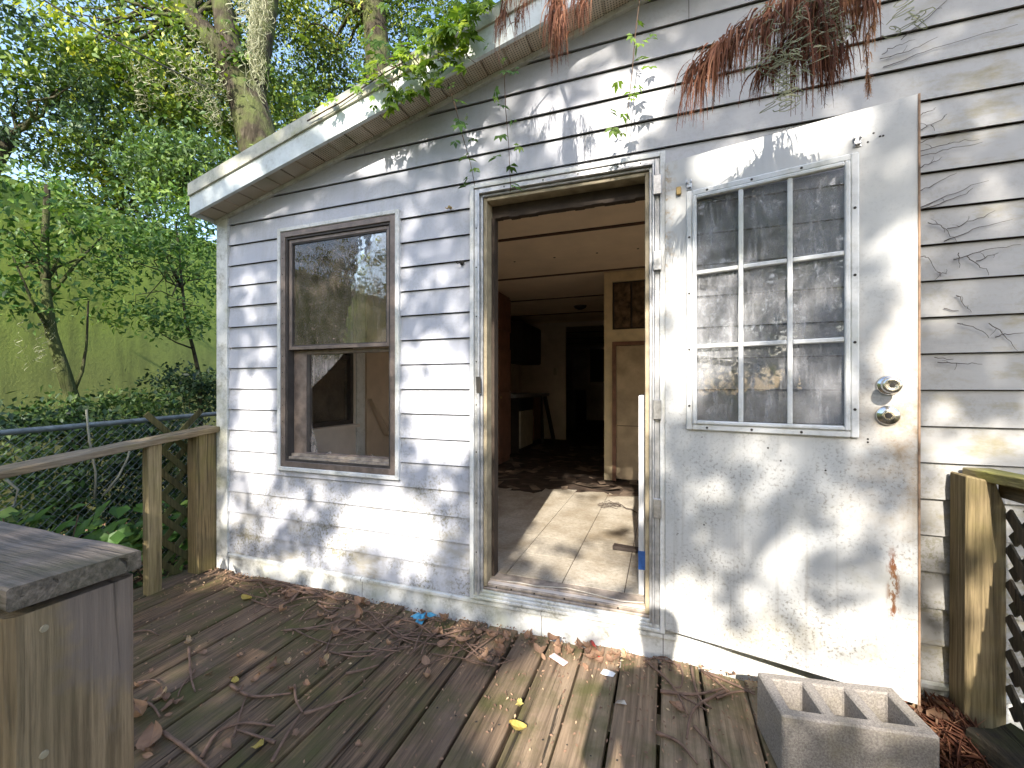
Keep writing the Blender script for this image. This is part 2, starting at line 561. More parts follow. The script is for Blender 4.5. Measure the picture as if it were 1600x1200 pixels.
MOSSLOG = m_wood('rotten_mossy_timber', (0.03, 0.024, 0.016), (0.11, 0.085, 0.05), moss=(0.06, 0.07, 0.018), moss_amt=0.85, axis=1, grey=(0.10, 0.09, 0.07), grey_amt=0.3, bump=0.9)
LATT = m_wood('lattice_timber', (0.045, 0.034, 0.024), (0.15, 0.11, 0.072), moss=(0.06, 0.06, 0.02), moss_amt=0.5, axis=2, grey=(0.10, 0.09, 0.07), grey_amt=0.3, bump=0.4)
LATTG = m_wood('green_lattice_timber', (0.05, 0.045, 0.018), (0.14, 0.115, 0.045), moss=(0.07, 0.085, 0.02), moss_amt=0.6, axis=2, grey=(0.1, 0.1, 0.05), grey_amt=0.2, bump=0.4)
DOORM = m_door()
GLASS = m_glass('dirty_window_glass', 0.32, (0.36, 0.30, 0.25))
GLASSB = m_glass('dusty_broken_glass', 0.8, (0.42, 0.37, 0.35))
GLASSD = m_glass('streaky_door_glass', 0.46, (0.50, 0.50, 0.52), (0.93, 0.94, 0.96))  # streaks, plus extra pale dust standing in for sunlit haze behind the panes
CHROME = m_simple('tarnished_chrome', (0.72, 0.70, 0.66), 0.22, 0.25, 40, metal=1.0, bump=0.02, obj=True)
STEEL = m_simple('bright_steel', (0.55, 0.55, 0.56), 0.35, 0.3, 60, metal=0.9)
BRASS = m_simple('old_brass', (0.42, 0.29, 0.12), 0.5, 0.4, 60, metal=0.6)
DARKHOLE = m_simple('dark_screw', (0.03, 0.025, 0.02), 0.7, 0.2, 50)
CONC = m_concrete()  # three-core block
LINO = m_lino()
SUBFLOOR = m_simple('rotten_subfloor', (0.075, 0.05, 0.035), 0.95, 0.7, 9, bump=0.6)
CEIL = m_simple('ceiling_board', (0.78, 0.65, 0.50), 0.8, 0.12, 3, bump=0.05)
BATTEN = m_simple('dark_ceiling_batten', (0.07, 0.035, 0.022), 0.6, 0.3, 20)
INWALL = m_simple('interior_wallboard', (0.68, 0.60, 0.53), 0.8, 0.15, 4)
BEIGE = m_simple('beige_wall_panel', (0.56, 0.44, 0.33), 0.75, 0.15, 5)
CREAM = m_simple('cream_painted_frame', (0.68, 0.56, 0.36), 0.6, 0.2, 9)
TANDOOR = m_simple('tan_closet_door', (0.48, 0.37, 0.24), 0.6, 0.3, 7)
BROWNCAB = m_simple('red_brown_cabinet', (0.22, 0.105, 0.065), 0.5, 0.35, 8)
DARKCAB = m_simple('dark_cabinet', (0.045, 0.034, 0.03), 0.5, 0.3, 8)
COUNTER = m_simple('grey_worktop', (0.23, 0.22, 0.22), 0.5, 0.25, 15)
APPL = m_simple('yellowed_appliance', (0.50, 0.46, 0.38), 0.5, 0.2, 9)
DARKGLASS = m_simple('dark_picture', (0.02, 0.02, 0.022), 0.3, 0.3, 5)
WHITEP = m_simple('white_melamine', (0.72, 0.73, 0.75), 0.4, 0.08, 10)
BLUET = m_simple('blue_tape', (0.05, 0.16, 0.50), 0.5, 0.25, 40)
GLOVE = m_simple('blue_nitrile', (0.08, 0.33, 0.52), 0.4, 0.3, 45)
PINK = m_simple('pink_wrapper', (0.62, 0.42, 0.42), 0.5, 0.25, 60)
PAPER = m_simple('white_paper', (0.74, 0.74, 0.74), 0.7, 0.12, 40)
RED = m_simple('red_plastic', (0.42, 0.03, 0.02), 0.35, 0.3, 50)
GROUND = m_ground()
BARK = m_bark()
STEM = m_simple('vine_stem', (0.10, 0.06, 0.035), 0.8, 0.4, 30)
TWIG = m_simple('dry_twig', (0.17, 0.105, 0.075), 0.85, 0.5, 25, bump=0.4)
DRYST = m_simple('dried_vine_stem', (0.085, 0.065, 0.055), 0.9, 0.4, 40)
PIPE = m_simple('galvanised_pipe', (0.21, 0.23, 0.23), 0.55, 0.4, 20, metal=0.4)
GREENW = m_greenwall()
CABLE = m_simple('black_cable', (0.02, 0.02, 0.02), 0.6, 0.2, 10)
TARP = m_simple('grey_blue_plastic', (0.11, 0.15, 0.20), 0.5, 0.3, 9)
BRICK = m_simple('grey_foundation', (0.30, 0.28, 0.26), 0.9, 0.4, 12)
LEAF_OAK = m_leaf('oak_foliage', [(0.0, (0.022, 0.048, 0.010)), (0.45, (0.075, 0.135, 0.018)), (0.75, (0.18, 0.26, 0.03)), (1.0, (0.48, 0.50, 0.08))])
LEAF_BLUE = m_leaf('dark_foliage', [(0.0, (0.018, 0.040, 0.024)), (0.6, (0.045, 0.090, 0.036)), (1.0, (0.10, 0.15, 0.055))], 0.25)
LEAF_MID = m_leaf('shrub_foliage', [(0.0, (0.030, 0.062, 0.020)), (0.6, (0.075, 0.14, 0.036)), (1.0, (0.17, 0.24, 0.06))], 0.3)
LEAF_SAP = m_leaf('sapling_foliage', [(0.0, (0.028, 0.075, 0.016)), (0.6, (0.085, 0.175, 0.030)), (1.0, (0.24, 0.34, 0.07))], 0.35)
LEAF_VINE = m_leaf('vine_foliage', [(0.0, (0.08, 0.15, 0.025)), (0.5, (0.20, 0.32, 0.04)), (1.0, (0.42, 0.50, 0.07))], 0.5)
LEAF_DEAD = m_leaf('dead_leaf', [(0.0, (0.10, 0.055, 0.035)), (0.5, (0.23, 0.135, 0.085)), (0.8, (0.33, 0.205, 0.13)), (1.0, (0.46, 0.34, 0.20))], 0.1, 0.7)
LEAF_YEL = m_leaf('yellow_leaf', [(0.0, (0.42, 0.30, 0.06)), (1.0, (0.55, 0.47, 0.17))], 0.2, 0.6)
NEEDLE = m_leaf('dead_needles', [(0.0, (0.075, 0.026, 0.015)), (0.6, (0.19, 0.075, 0.042)), (1.0, (0.38, 0.20, 0.11))], 0.25, 0.8)
MOSS = m_leaf('spanish_moss', [(0.0, (0.16, 0.17, 0.11)), (1.0, (0.42, 0.42, 0.30))], 0.3, 0.9)
SKIN = m_simple('skin', (0.45, 0.28, 0.20), 0.6, 0.1, 10)
SHIRT = m_simple('dark_clothing', (0.05, 0.06, 0.09), 0.85, 0.2, 20)

# ------------------------------------------------------------------ leaf cloud builder


def cloud(name, pts, size, mat, parent=None, tint=None, up=0.6, droop=0.2, width=0.5, origin=None, seed=1):
    """One folded two-triangle leaf at each point."""
    r = np.random.default_rng(seed)
    P = np.asarray(pts, dtype=np.float64)
    n = len(P)
    nrm = r.normal(size=(n, 3))
    nrm /= np.linalg.norm(nrm, axis=1)[:, None]
    nrm = nrm * (1 - up) + np.array([0.1, -0.45, 0.85]) * up
    nrm /= np.linalg.norm(nrm, axis=1)[:, None]
    d = r.normal(size=(n, 3)) + np.array([0, 0, -droop * 3])
    d -= nrm * np.sum(d * nrm, axis=1)[:, None]
    d /= np.linalg.norm(d, axis=1)[:, None] + 1e-9
    s = np.cross(nrm, d)
    L = (np.asarray(size) * r.uniform(0.6, 1.25, n))[:, None]
    V = np.empty((n, 4, 3))
    V[:, 0] = P - d * L * 0.5
    V[:, 1] = P - s * L * width * 0.5 + nrm * L * 0.10 - d * L * 0.08
    V[:, 2] = P + d * L * 0.5
    V[:, 3] = P + s * L * width * 0.5 + nrm * L * 0.10 - d * L * 0.08
    if tint is None:
        tint = np.clip(r.normal(0.5, 0.27, n), 0, 1)
    return raw_mesh(name, V.reshape(-1, 3), np.array([[0, 1, 2], [0, 2, 3]]), n, 4, np.repeat(tint, 4), mat, parent, origin)


def raw_mesh(name, V, tri, n, k, tint, mat, parent=None, origin=None):
    idx = (np.arange(n)[:, None, None] * k + tri[None]).reshape(-1)
    if origin is not None:
        V = V - np.array(origin)
    me = bpy.data.meshes.new(name)
    me.vertices.add(len(V))
    me.vertices.foreach_set('co', V.astype(np.float32).reshape(-1))
    nt = len(idx) // 3
    me.loops.add(nt * 3)
    me.loops.foreach_set('vertex_index', idx.astype(np.int32))
    me.polygons.add(nt)
    me.polygons.foreach_set('loop_start', np.arange(nt, dtype=np.int32) * 3)
    me.polygons.foreach_set('loop_total', np.full(nt, 3, dtype=np.int32))
    me.update(calc_edges=True)
    at_ = me.attributes.new('tint', 'FLOAT', 'POINT')
    at_.data.foreach_set('value', np.asarray(tint, dtype=np.float32))
    me.materials.append(mat)
    ob = bpy.data.objects.new(name, me)
    COL.objects.link(ob)
    if origin is not None:
        ob.location = origin
    if parent:
        put(ob, parent)
    return ob


def clumps(center, radii, nclump, per, spread, seed, hollow=0.45, flat=0.6):
    """Points gathered in uneven clumps through an ellipsoid."""
    r = np.random.default_rng(seed)
    d = r.normal(size=(nclump, 3))
    d /= np.linalg.norm(d, axis=1)[:, None]
    rad = r.uniform(hollow ** 3, 1, nclump) ** (1 / 3)
    rad *= 1 + 0.18 * np.sin(d[:, 0] * 7 + seed) * np.cos(d[:, 2] * 5 + seed * 2)
    C = np.asarray(center) + d * rad[:, None] * np.asarray(radii)
    cnt = (per * r.uniform(0.4, 1.6, nclump)).astype(int)
    pts, tint = [], []
    for c, k in zip(C, cnt):
        sp = spread * r.uniform(0.6, 1.4)
        q = r.normal(size=(k, 3)) * np.array([sp, sp, sp * flat])
        pts.append(c + q)
        tint.append(np.clip(r.normal(0.48, 0.2, k) + r.normal(0, 0.18), 0, 1))
    return np.concatenate(pts), np.concatenate(tint), C


def wob(a, b, n, amp, seed=0, sag=0.0):
    a, b = Vector(a), Vector(b)
    out = []
    for i in range(n + 1):
        t = i / n
        p = a.lerp(b, t)
        e = math.sin(math.pi * t)
        p += noise.noise_vector(Vector((t * 3.1 + seed * 7.7, seed * 3.3, 0.5))) * amp * e
        p.z -= sag * e
        out.append(p)
    return out

# ================================================================== SETTING
GZ = -0.42                          # yard level below the deck
nG = 70
gv, gf = [], []
xs = [-200, -120, -70, -40, -25] + [(-18 + i * 0.6) for i in range(46)] + [14, 25, 45, 80, 140, 200]
ys = [-200, -110, -60, -30, -18] + [(-12 + i * 0.6) for i in range(46)] + [22, 35, 60, 110, 200]
for yy in ys:
    for xx in xs:
        under = (-3.6 < xx < 4.4 and -3.8 < yy < 14)
        gv.append((xx, yy, GZ + (0 if under else 0.06 * noise.noise(Vector((xx * 0.7, yy * 0.7, 0))))))
for j in range(len(ys) - 1):
    for i in range(len(xs) - 1):
        k = j * len(xs) + i
        gf.append((k, k + 1, k + 1 + len(xs), k + len(xs)))
g = MB().add(gv, gf).build('ground', GROUND, smooth=True)
tag(g, kind='structure')

# ------------------------------------------------------------------ house
house = empty('mobile_home', (0.6, 0.0, GZ), 'abandoned pale vinyl-sided mobile home with an open front door and broken window', 'house')
SL = 0.2385
XL, XR, RIDGE = -2.78, 3.98, 0.6


def rake(x):
    return 2.317 + SL * (x + 2.679) if x <= RIDGE else 2.317 + SL * (RIDGE + 2.679) - SL * (x - RIDGE)


WIN = (-2.205, -1.385, 0.715, 2.135)     # rough openings x0 x1 z0 z1
DOR = (-0.875, -0.052, 0.19, 2.165)
FW = (1.75, 3.45, 0.60, 2.12)             # unseen front window added further right to let sun brighten the room
ADDED_WINO = (1.72, 3.48, 0.57, 2.15)
WINO = (-2.245, -1.365, 0.680, 2.165)    # to the outside of the trims
DORO = (-0.935, 0.004, 0.113, 2.222)

# sheathing behind the siding, with the two openings left free
m = MB()
for (x0, x1, z0, z1) in ((XL + 0.02, WIN[0], 0, 2.32), (WIN[0], WIN[1], 0, WIN[2]), (WIN[0], WIN[1], WIN[3], 2.32), (WIN[1], DOR[0], 0, 2.32),
                         (DOR[0], DOR[1], 0, DOR[2]), (DOR[0], DOR[1], DOR[3], 2.32), (DOR[1], FW[0], 0, 2.32), (FW[0], FW[1], 0, FW[2]), (FW[0], FW[1], FW[3], 2.32), (FW[1], XR - 0.02, 0, 2.32)):
    m.box((x0, 0.006, z0), (x1, 0.10, z1))
m.prism([(XL + 0.02, 0.006, 2.32), (XR - 0.02, 0.006, 2.32), (RIDGE, 0.006, rake(RIDGE) + 0.06)], (0, 0.094, 0))
m.build('wall', INWALL, house)
m = MB()
for (x0, x1, z0, z1) in ((XL + 0.03, WIN[0], 0.0, 2.31), (WIN[0], WIN[1], 0.0, WIN[2]), (WIN[0], WIN[1], WIN[3], 2.31), (WIN[1], DOR[0], 0.0, 2.31),
                         (DOR[0], DOR[1], 0.0, DOR[2] - 0.08), (DOR[0], DOR[1], DOR[3], 2.31), (DOR[1], FW[0], 0.0, 2.31), (FW[0], FW[1], 0.0, FW[2]), (FW[0], FW[1], FW[3], 2.31), (FW[1], XR - 0.03, 0.0, 2.31)):
    m.box((x0, 0.0045, z0), (x1, 0.0058, z1))
m.prism([(XL + 0.08, 0.0045, 2.311), (XR - 0.08, 0.0045, 2.311), (RIDGE, 0.0045, rake(RIDGE) + 0.03)], (0, 0.0013, 0))
m.build('lap_shade_sheet', HEAD, house)  # dark sheet in the lap gaps, standing in for their shadow lines
# left side wall with its own window opening, right and back walls
LW = (0.22, 1.14, 0.86, 2.02)            # y0 y1 z0 z1 of the side window
m = MB()
for (y0, y1, z0, z1) in ((0.1, LW[0], 0, 2.42), (LW[0], LW[1], 0, LW[2]), (LW[0], LW[1], LW[3], 2.42), (LW[1], 12.6, 0, 2.42)):
    m.box((XL + 0.02, y0, z0), (-2.65, y1, z1))
m.build('side_wall', INWALL, house)
m = MB()
ADDED_SIDE = (0.6, 2.2, 0.9, 2.0)  # unseen opening added to bring more light indoors
for (y0, y1, z0, z1) in ((0.1, ADDED_SIDE[0], 0, 2.42), (ADDED_SIDE[0], ADDED_SIDE[1], 0, ADDED_SIDE[2]), (ADDED_SIDE[0], ADDED_SIDE[1], ADDED_SIDE[3], 2.42), (ADDED_SIDE[1], 12.6, 0, 2.42)):
    m.box((XR - 0.13, y0, z0), (XR - 0.02, y1, z1))
m.build('side_wall', INWALL, house)
MB().box((XL + 0.02, 12.6, 0), (XR - 0.02, 12.7, 3.0)).build('back_wall', INWALL, house)
MB().box((XL + 0.03, 0.02, GZ - 0.1), (XR - 0.03, 0.12, -0.001)).build('foundation_skirt', BRICK, house)
MB().box((XL + 0.03, 0.12, GZ - 0.1), (XL + 0.10, 12.6, -0.001)).build('foundation_skirt', BRICK, house)

# siding: one object for each board
P0, PITCH = 0.113, 0.1335


def ysid(z, k):                      # lap profile: proud at the bottom edge
    f = (z - (P0 + k * PITCH)) / PITCH
    return -0.017 + 0.013 * f


def board_strip(mb, xa, xb, za, zb, k):
    """A piece of one lap between xa..xb, za..zb, cut by the roof line."""
    n = max(1, int((xb - xa) / 0.14))
    cuts = [xa + (xb - xa) * i / n for i in range(n + 1)]
    for zc in (za, zb):
        for x in ((zc - 2.317) / SL - 2.679, RIDGE + (rake(RIDGE) - zc) / SL):
            if xa < x < xb:
                cuts.append(x)
    cuts = sorted(set(cuts))
    for a, b in zip(cuts[:-1], cuts[1:]):
        ta, tb = min(zb, rake(a) - 0.004), min(zb, rake(b) - 0.004)
        if ta <= za + 1e-4 and tb <= za + 1e-4:
            continue
        ta, tb = max(ta, za + 1e-4), max(tb, za + 1e-4)

        def wv(x):
            return 0.0022 * noise.noise(Vector((x * 2.2, k * 3.7, 0.3)))
        p = [(a, ysid(za, k) + wv(a), za), (b, ysid(za, k) + wv(b), za), (b, ysid(tb, k) + wv(b), tb), (a, ysid(ta, k) + wv(a), ta)]
        mb.add(p, [(0, 1, 2, 3)])
        if abs(za - (P0 + k * PITCH)) < 1e-6:      # butt lip
            mb.add([(a, ysid(za, k) + wv(a), za), (b, ysid(za, k) + wv(b), za), (b, 0.004, za + 0.006), (a, 0.004, za + 0.006)], [(0, 3, 2, 1)])


for k in range(23):
    z0, z1 = P0 + k * PITCH, P0 + (k + 1) * PITCH - 0.0042
    spans = [[(XL + 0.09, XR - 0.02, z0, z1)]]
    if k >= 16:                      # butt joints in the long boards above the openings
        xj = (-1.02, 0.83, -0.35, 0.48, -1.6, 0.95, 0.1)[k % 7]
        spans = [[(XL + 0.09, xj - 0.0012, z0, z1)], [(xj + 0.0012, XR - 0.02, z0, z1)]]
    for (ox0, ox1, oz0, oz1) in (WINO, DORO, ADDED_WINO):
        new = []
        for grp in spans:
            whole = [q for q in grp]
            hit = any(q[0] < ox0 and q[1] > ox1 for q in whole)
            if not hit or oz1 <= z0 or oz0 >= z1:
                new.append(grp)
                continue
            full = oz0 <= z0 + 1e-3 and oz1 >= z1 - 1e-3
            left, right, mid = [], [], []
            for (a, b, c, d) in whole:
                if a < ox0 and b > ox1:
                    left.append((a, ox0 + 0.01, c, d)); right.append((ox1 - 0.01, b, c, d))
                    if oz0 > c:
                        mid.append((ox0 + 0.01, ox1 - 0.01, c, oz0 + 0.008))
                    if oz1 < d:
                        mid.append((ox0 + 0.01, ox1 - 0.01, oz1 - 0.008, d))
                elif b <= ox0 + 0.02:
                    left.append((a, b, c, d))
                else:
                    right.append((a, b, c, d))
            if full:
                new += [left, right]
            else:
                new.append(left + mid + right)
        spans = new
    for grp in spans:
        mb = MB()
        for (a, b, c, d) in grp:
            board_strip(mb, a, b, c, d, k)
        if mb.f:
            mb.build('siding_board', SIDING, house)
# side courses on the left flank (seen only at a glance)
m = MB()
for k in range(17):
    z0 = P0 + k * PITCH
    m.add([(XL - 0.004, 0.09, z0), (XL - 0.004, 12.6, z0), (XL + 0.012, 12.6, z0 + PITCH), (XL + 0.012, 0.09, z0 + PITCH)], [(0, 1, 2, 3)])
tag(m.build('flank_siding', SIDING, house), kind='stuff')

# corner trim, skirt boards, starter ledge
m = MB()
m.add([(XL, -0.024, 0.0), (-2.682, -0.024, 0.0), (-2.682, -0.024, rake(-2.682)), (XL, -0.024, rake(XL)),
       (-2.682, 0.004, 0.0), (-2.682, 0.004, rake(-2.682)), (XL, 0.09, 0.0), (XL, 0.09, rake(XL))],
      [(0, 1, 2, 3), (1, 4, 5, 2), (6, 0, 3, 7)])
m.build('corner_trim', TRIM_DIRTY, house)
seams = [-2.676, -1.62, -0.56, -0.005, 0.62, 2.2, XR - 0.02]
for a, b in zip(seams[:-1], seams[1:]):
    m = MB()
    n = max(2, int((b - a) / 0.2))
    for i in range(n):
        xa, xb = a + 0.0015 + (b - a - 0.003) * i / n, a + 0.0015 + (b - a - 0.003) * (i + 1) / n
        ya = -0.016 + 0.004 * noise.noise(Vector((xa * 2, 5, 1))); yb = -0.016 + 0.004 * noise.noise(Vector((xb * 2, 5, 1)))
        m.add([(xa, ya, -0.03), (xb, yb, -0.03), (xb, yb + 0.002, 0.082), (xa, ya + 0.002, 0.082)], [(0, 1, 2, 3)])
        m.add([(xa, ya + 0.002, 0.082), (xb, yb + 0.002, 0.082), (xb, -0.027, 0.090), (xa, -0.027, 0.090),
               (xb, -0.027, 0.104), (xa, -0.027, 0.104), (xb, -0.012, 0.110), (xa, -0.012, 0.110)], [(0, 1, 2, 3), (3, 2, 4, 5), (5, 4, 6, 7)])
    m.build('skirt_board', TRIM_DIRTY, house)

# roof
OV = 0.18
roof = empty('roof', (RIDGE, 0, rake(RIDGE)))
put(roof, house)
for s in (-1, 1):
    x_end = XL - 0.02 if s < 0 else XR + 0.02
    m = MB()
    z_r, z_e = rake(RIDGE) + 0.155, rake(x_end) + 0.155
    m.prism([(RIDGE, -OV + 0.005, z_r), (x_end, -OV + 0.005, z_e), (x_end, -OV + 0.005, z_e + 0.025), (RIDGE, -OV + 0.005, z_r + 0.025)], (0, 12.9 + OV, 0))
    m.build('roof_slope', ROOF, roof)
    # rake fascia, lower face and stepped upper drip edge
    m = MB()
    for (zb, zt, yo) in ((-0.022, 0.098, -OV),):
        m.prism([(RIDGE, yo, rake(RIDGE) + zb), (x_end, yo, rake(x_end) + zb), (x_end, yo, rake(x_end) + zt), (RIDGE, yo, rake(RIDGE) + zt)], (0, 0.02, 0))
    m.build('fascia_board', FASCIA, roof)
    m = MB()
    m.prism([(RIDGE, -OV - 0.012, rake(RIDGE) + 0.095), (x_end, -OV - 0.012, rake(x_end) + 0.095), (x_end, -OV - 0.012, rake(x_end) + 0.172), (RIDGE, -OV - 0.012, rake(RIDGE) + 0.172)], (0, 0.03, 0))
    m.build('drip_edge', DRIP, roof)
    m = MB()
    m.prism([(RIDGE, -0.028, rake(RIDGE) - 0.022), (x_end, -0.028, rake(x_end) - 0.022), (x_end, -0.028, rake(x_end) + 0.004), (RIDGE, -0.028, rake(RIDGE) + 0.004)], (0, 0.026, 0))
    m.build('rake_moulding', TRIM_DIRTY, roof)
# end cap of the eave at the left corner, eave fascia down the flank
MB().box((XL - 0.035, -OV + 0.02, rake(XL) - 0.02), (XL - 0.021, 12.8, rake(XL) + 0.15)).build('eave_fascia', FASCIA, roof)
# soffit panels, one by one
pw = 0.115
m = MB()
dz = SL * pw
m.add([(0, 0, 0), (pw - 0.012, 0, dz * (1 - 0.012 / pw)), (pw - 0.012, OV - 0.03, dz * (1 - 0.012 / pw)), (0, OV - 0.03, 0),
       (pw - 0.012, 0, dz + 0.006), (pw - 0.012, OV - 0.03, dz + 0.006), (pw, 0, dz + 0.006), (pw, OV - 0.03, dz + 0.006)],
      [(0, 3, 2, 1), (1, 2, 5, 4), (4, 5, 7, 6)])
first = None
nsof = int((RIDGE - XL) / pw)
for i in range(nsof):
    x = XL + i * pw
    loc = (x, -OV + 0.012, rake(x) + 0.0 + 0.002 * random.uniform(-1, 1))
    if first is None:
        first = m.build('soffit_panel', SOFFIT, None)
        first.location = loc
        put(first, roof)
    else:
        share(first, 'soffit_panel', loc, roof)
MB().box((RIDGE, -OV + 0.012, rake(XR) + 0.0), (RIDGE + 0.001, -OV + 0.02, rake(XR) + 0.001)).build('soffit_strip', SOFFIT, roof)
m = MB()
m.add([(RIDGE, -OV + 0.012, rake(RIDGE)), (XR, -OV + 0.012, rake(XR)), (XR, -0.02, rake(XR)), (RIDGE, -0.02, rake(RIDGE))], [(0, 1, 2, 3)])
m.build('soffit_sheet', SOFFIT, roof)

# ------------------------------------------------------------------ broken window
win = empty('window', (-1.8, 0, 0.7))
put(win, house)


def frame(mb, x0, x1, z0, z1, wd, y0, y1):
    mb.box((x0, y0, z0), (x0 + wd, y1, z1)); mb.box((x1 - wd, y0, z0), (x1, y1, z1))
    mb.box((x0 + wd, y0, z0), (x1 - wd, y1, z0 + wd)); mb.box((x0 + wd, y0, z1 - wd), (x1 - wd, y1, z1))


m = MB(); frame(m, WINO[0], WINO[1], WINO[2], WINO[3], 0.024, -0.032, 0.0); m.build('window_trim', TRIM, win, bevel=0.003)
m = MB(); frame(m, WINO[0] + 0.0245, WINO[1] - 0.0245, WINO[2] + 0.0245, WINO[3] - 0.0245, 0.034, -0.026, 0.002); m.build('window_frame', BRONZE, win, bevel=0.002)
m = MB(); frame(m, -2.186, -1.424, 0.739, 2.106, 0.012, -0.018, 0.09); m.build('window_track', BRONZE_DARK, win)
m = MB(); frame(m, -2.173, -1.437, 1.418, 2.093, 0.021, -0.008, 0.018); m.build('upper_sash', BRONZE, win, bevel=0.002)
m = MB(); frame(m, -2.151, -1.459, 1.440, 2.071, 0.006, -0.004, 0.012); m.build('window_seal', BRONZE_DARK, win)
MB().box((-2.146, 0.004, 1.445), (-1.464, 0.007, 2.066)).build('pane', GLASS, win)
m = MB()
m.box((-2.173, 0.030, 0.752), (-2.075, 0.058, 1.417)); m.box((-1.462, 0.030, 0.752), (-1.437, 0.058, 1.417))
m.box((-2.075, 0.030, 0.752), (-1.462, 0.058, 0.790)); m.box((-2.075, 0.030, 1.392), (-1.462, 0.058, 1.417))
m.build('lower_sash', BRONZE, win, bevel=0.002)
MB().box((-2.074, 0.034, 0.791), (-2.050, 0.054, 1.391)).build('window_seal', BRONZE_DARK, win)
m = MB()
m.box((-2.172, -0.010, 0.752), (-1.438, 0.029, 0.766)); m.box((-2.172, 0.010, 0.767), (-1.438, 0.029, 0.782))
m.build('sill_track', SILL, win)


def shard(pts):
    return MB().prism([(*(at(px, py, 0.042).xz[0:1]), 0.042, at(px, py, 0.042).z) for px, py in pts], (0, 0.003, 0)).build('glass_shard', GLASSB, win)


def cz(o):                           # scene numbers for the enlarged survey of the window
    return [(440 + x / 4.285, 480 + y / 4.285) for x, y in o]


shard(cz([(88, 272), (440, 272), (405, 325), (300, 440), (190, 550), (88, 612)]))
shard(cz([(88, 650), (130, 668), (160, 690), (195, 770), (230, 900), (245, 1004), (86, 1008)]))
shard(cz([(245, 1010), (290, 975), (330, 965), (340, 1012)]))
shard(cz([(341, 1014), (390, 998), (402, 1020)]))
shard(cz([(403, 1022), (480, 1008), (530, 1026)]))
shard(cz([(585, 1032), (605, 980), (642, 1034)]))
shard(cz([(698, 1038), (740, 985), (772, 955), (772, 1040)]))
for i in range(14):                  # rivets down the frame
    MB().lathe([(0.0035, 0), (0.002, 0.002)], (-2.204, -0.026, 0.78 + i * 0.1), (0, -1, 0), 6).build('rivet', DARKHOLE, win)

added_win = empty('window', (2.35, 0, 0.7))  # unseen window, added so that sun reaches the inside
put(added_win, house)
m = MB(); frame(m, ADDED_WINO[0], ADDED_WINO[1], ADDED_WINO[2], ADDED_WINO[3], 0.03, -0.032, 0.0); m.build('window_trim', TRIM, added_win)
m = MB(); frame(m, FW[0], FW[1], FW[2], FW[3], 0.04, -0.02, 0.08); m.build('window_frame', BRONZE, added_win)
MB().box((FW[0] + 0.041, 0.02, 1.40), (FW[1] - 0.041, 0.05, 1.43)).build('meeting_rail', BRONZE, added_win)

# ------------------------------------------------------------------ door frame
df = empty('door_frame', (-0.46, 0, 0.115))
put(df, house)


def jambset(name, mat, x0, x1, z0, z1, wd, y0, y1, bev=0.002):
    m = MB()
    m.box((x0, y0, z0), (x0 + wd, y1, z1)); m.build(name, mat, df, bevel=bev)
    m = MB(); m.box((x1 - wd, y0, z0), (x1, y1, z1)); m.build(name, mat, df, bevel=bev)
    m = MB(); m.box((x0 + wd, y0, z1 - wd), (x1 - wd, y1, z1)); m.build(name, mat, df, bevel=bev)


jambset('casing', TRIM, -0.935, 0.004, 0.115, 2.222, 0.022, -0.036, 0.004)
jambset('frame_flange', ALU, -0.9125, -0.0185, 0.130, 2.199, 0.022, -0.028, 0.004)
jambset('frame_rib', ALU, -0.890, -0.041, 0.140, 2.1765, 0.009, -0.042, 0.004)
jambset('frame_inner', ALU, -0.8805, -0.0505, 0.150, 2.167, 0.012, -0.024, 0.03)
jambset('jamb', JAMB, -0.868, -0.063, 0.175, 2.154, 0.018, -0.012, 0.105)
m = MB()
for i in range(16):                  # splintered dark header timber below the jamb head
    a, b = -0.8495 + 0.768 * i / 16, -0.8495 + 0.768 * (i + 1) / 16
    zb = 2.072 + 0.010 * noise.noise(Vector((i * 1.3, 2, 0)))
    m.box((a, 0.06, zb), (b, 0.10, 2.1355))
m.build('header', HEAD, df)
MB().box((-0.849, 0.05, 0.206), (-0.834, 0.104, 2.071)).build('door_stop', HEAD, df)
MB().box((-0.935, -0.034, 0.114), (0.004, 0.004, 0.130)).build('threshold_ledge', TRIM_DIRTY, df, bevel=0.003)
m = MB()
m.box((-0.912, -0.030, 0.1305), (-0.019, 0.005, 0.146)); m.box((-0.890, -0.022, 0.1465), (-0.041, 0.02, 0.160))
m.build('threshold', TRIM_DIRTY, df, bevel=0.003)
m = MB()
m.box((-0.880, -0.014, 0.1605), (-0.050, 0.03, 0.172)); m.box((-0.867, -0.004, 0.1725), (-0.064, 0.11, 0.188)); m.box((-0.867, 0.03, 0.1885), (-0.064, 0.11, 0.199))
m.build('threshold_strip', SILL, df, bevel=0.003)
for z in (0.35, 0.6, 0.86, 1.1, 1.32, 1.55, 1.8, 2.0):
    MB().lathe([(0.004, 0), (0.003, 0.0025)], (-0.901, -0.028, z), (0, -1, 0), 8).build('screw', DARKHOLE, df)
for x in (-0.75, -0.55, -0.38, -0.2, -0.1):
    MB().lathe([(0.004, 0), (0.003, 0.0025)], (x, -0.028, 2.188), (0, -1, 0), 8).build('screw', DARKHOLE, df)
for x in (-0.8, -0.72, -0.6, -0.45, -0.3, -0.2):
    MB().lathe([(0.005, 0), (0.004, 0.002)], (x, -0.006, 0.178), (0, -0.5, 1), 8).build('screw', DARKHOLE, df)
# bent latch strike on the left jamb
MB().box((-0.892, -0.046, 1.16), (-0.866, -0.0425, 1.245)).build('strike_plate', DARKHOLE, df, rough=0.006)
for z in (0.62, 1.05, 1.70, 2.03):
    MB().box((-0.046, -0.052, z), (-0.012, -0.0425, z + 0.085)).build('hinge', STEEL, df, bevel=0.002)

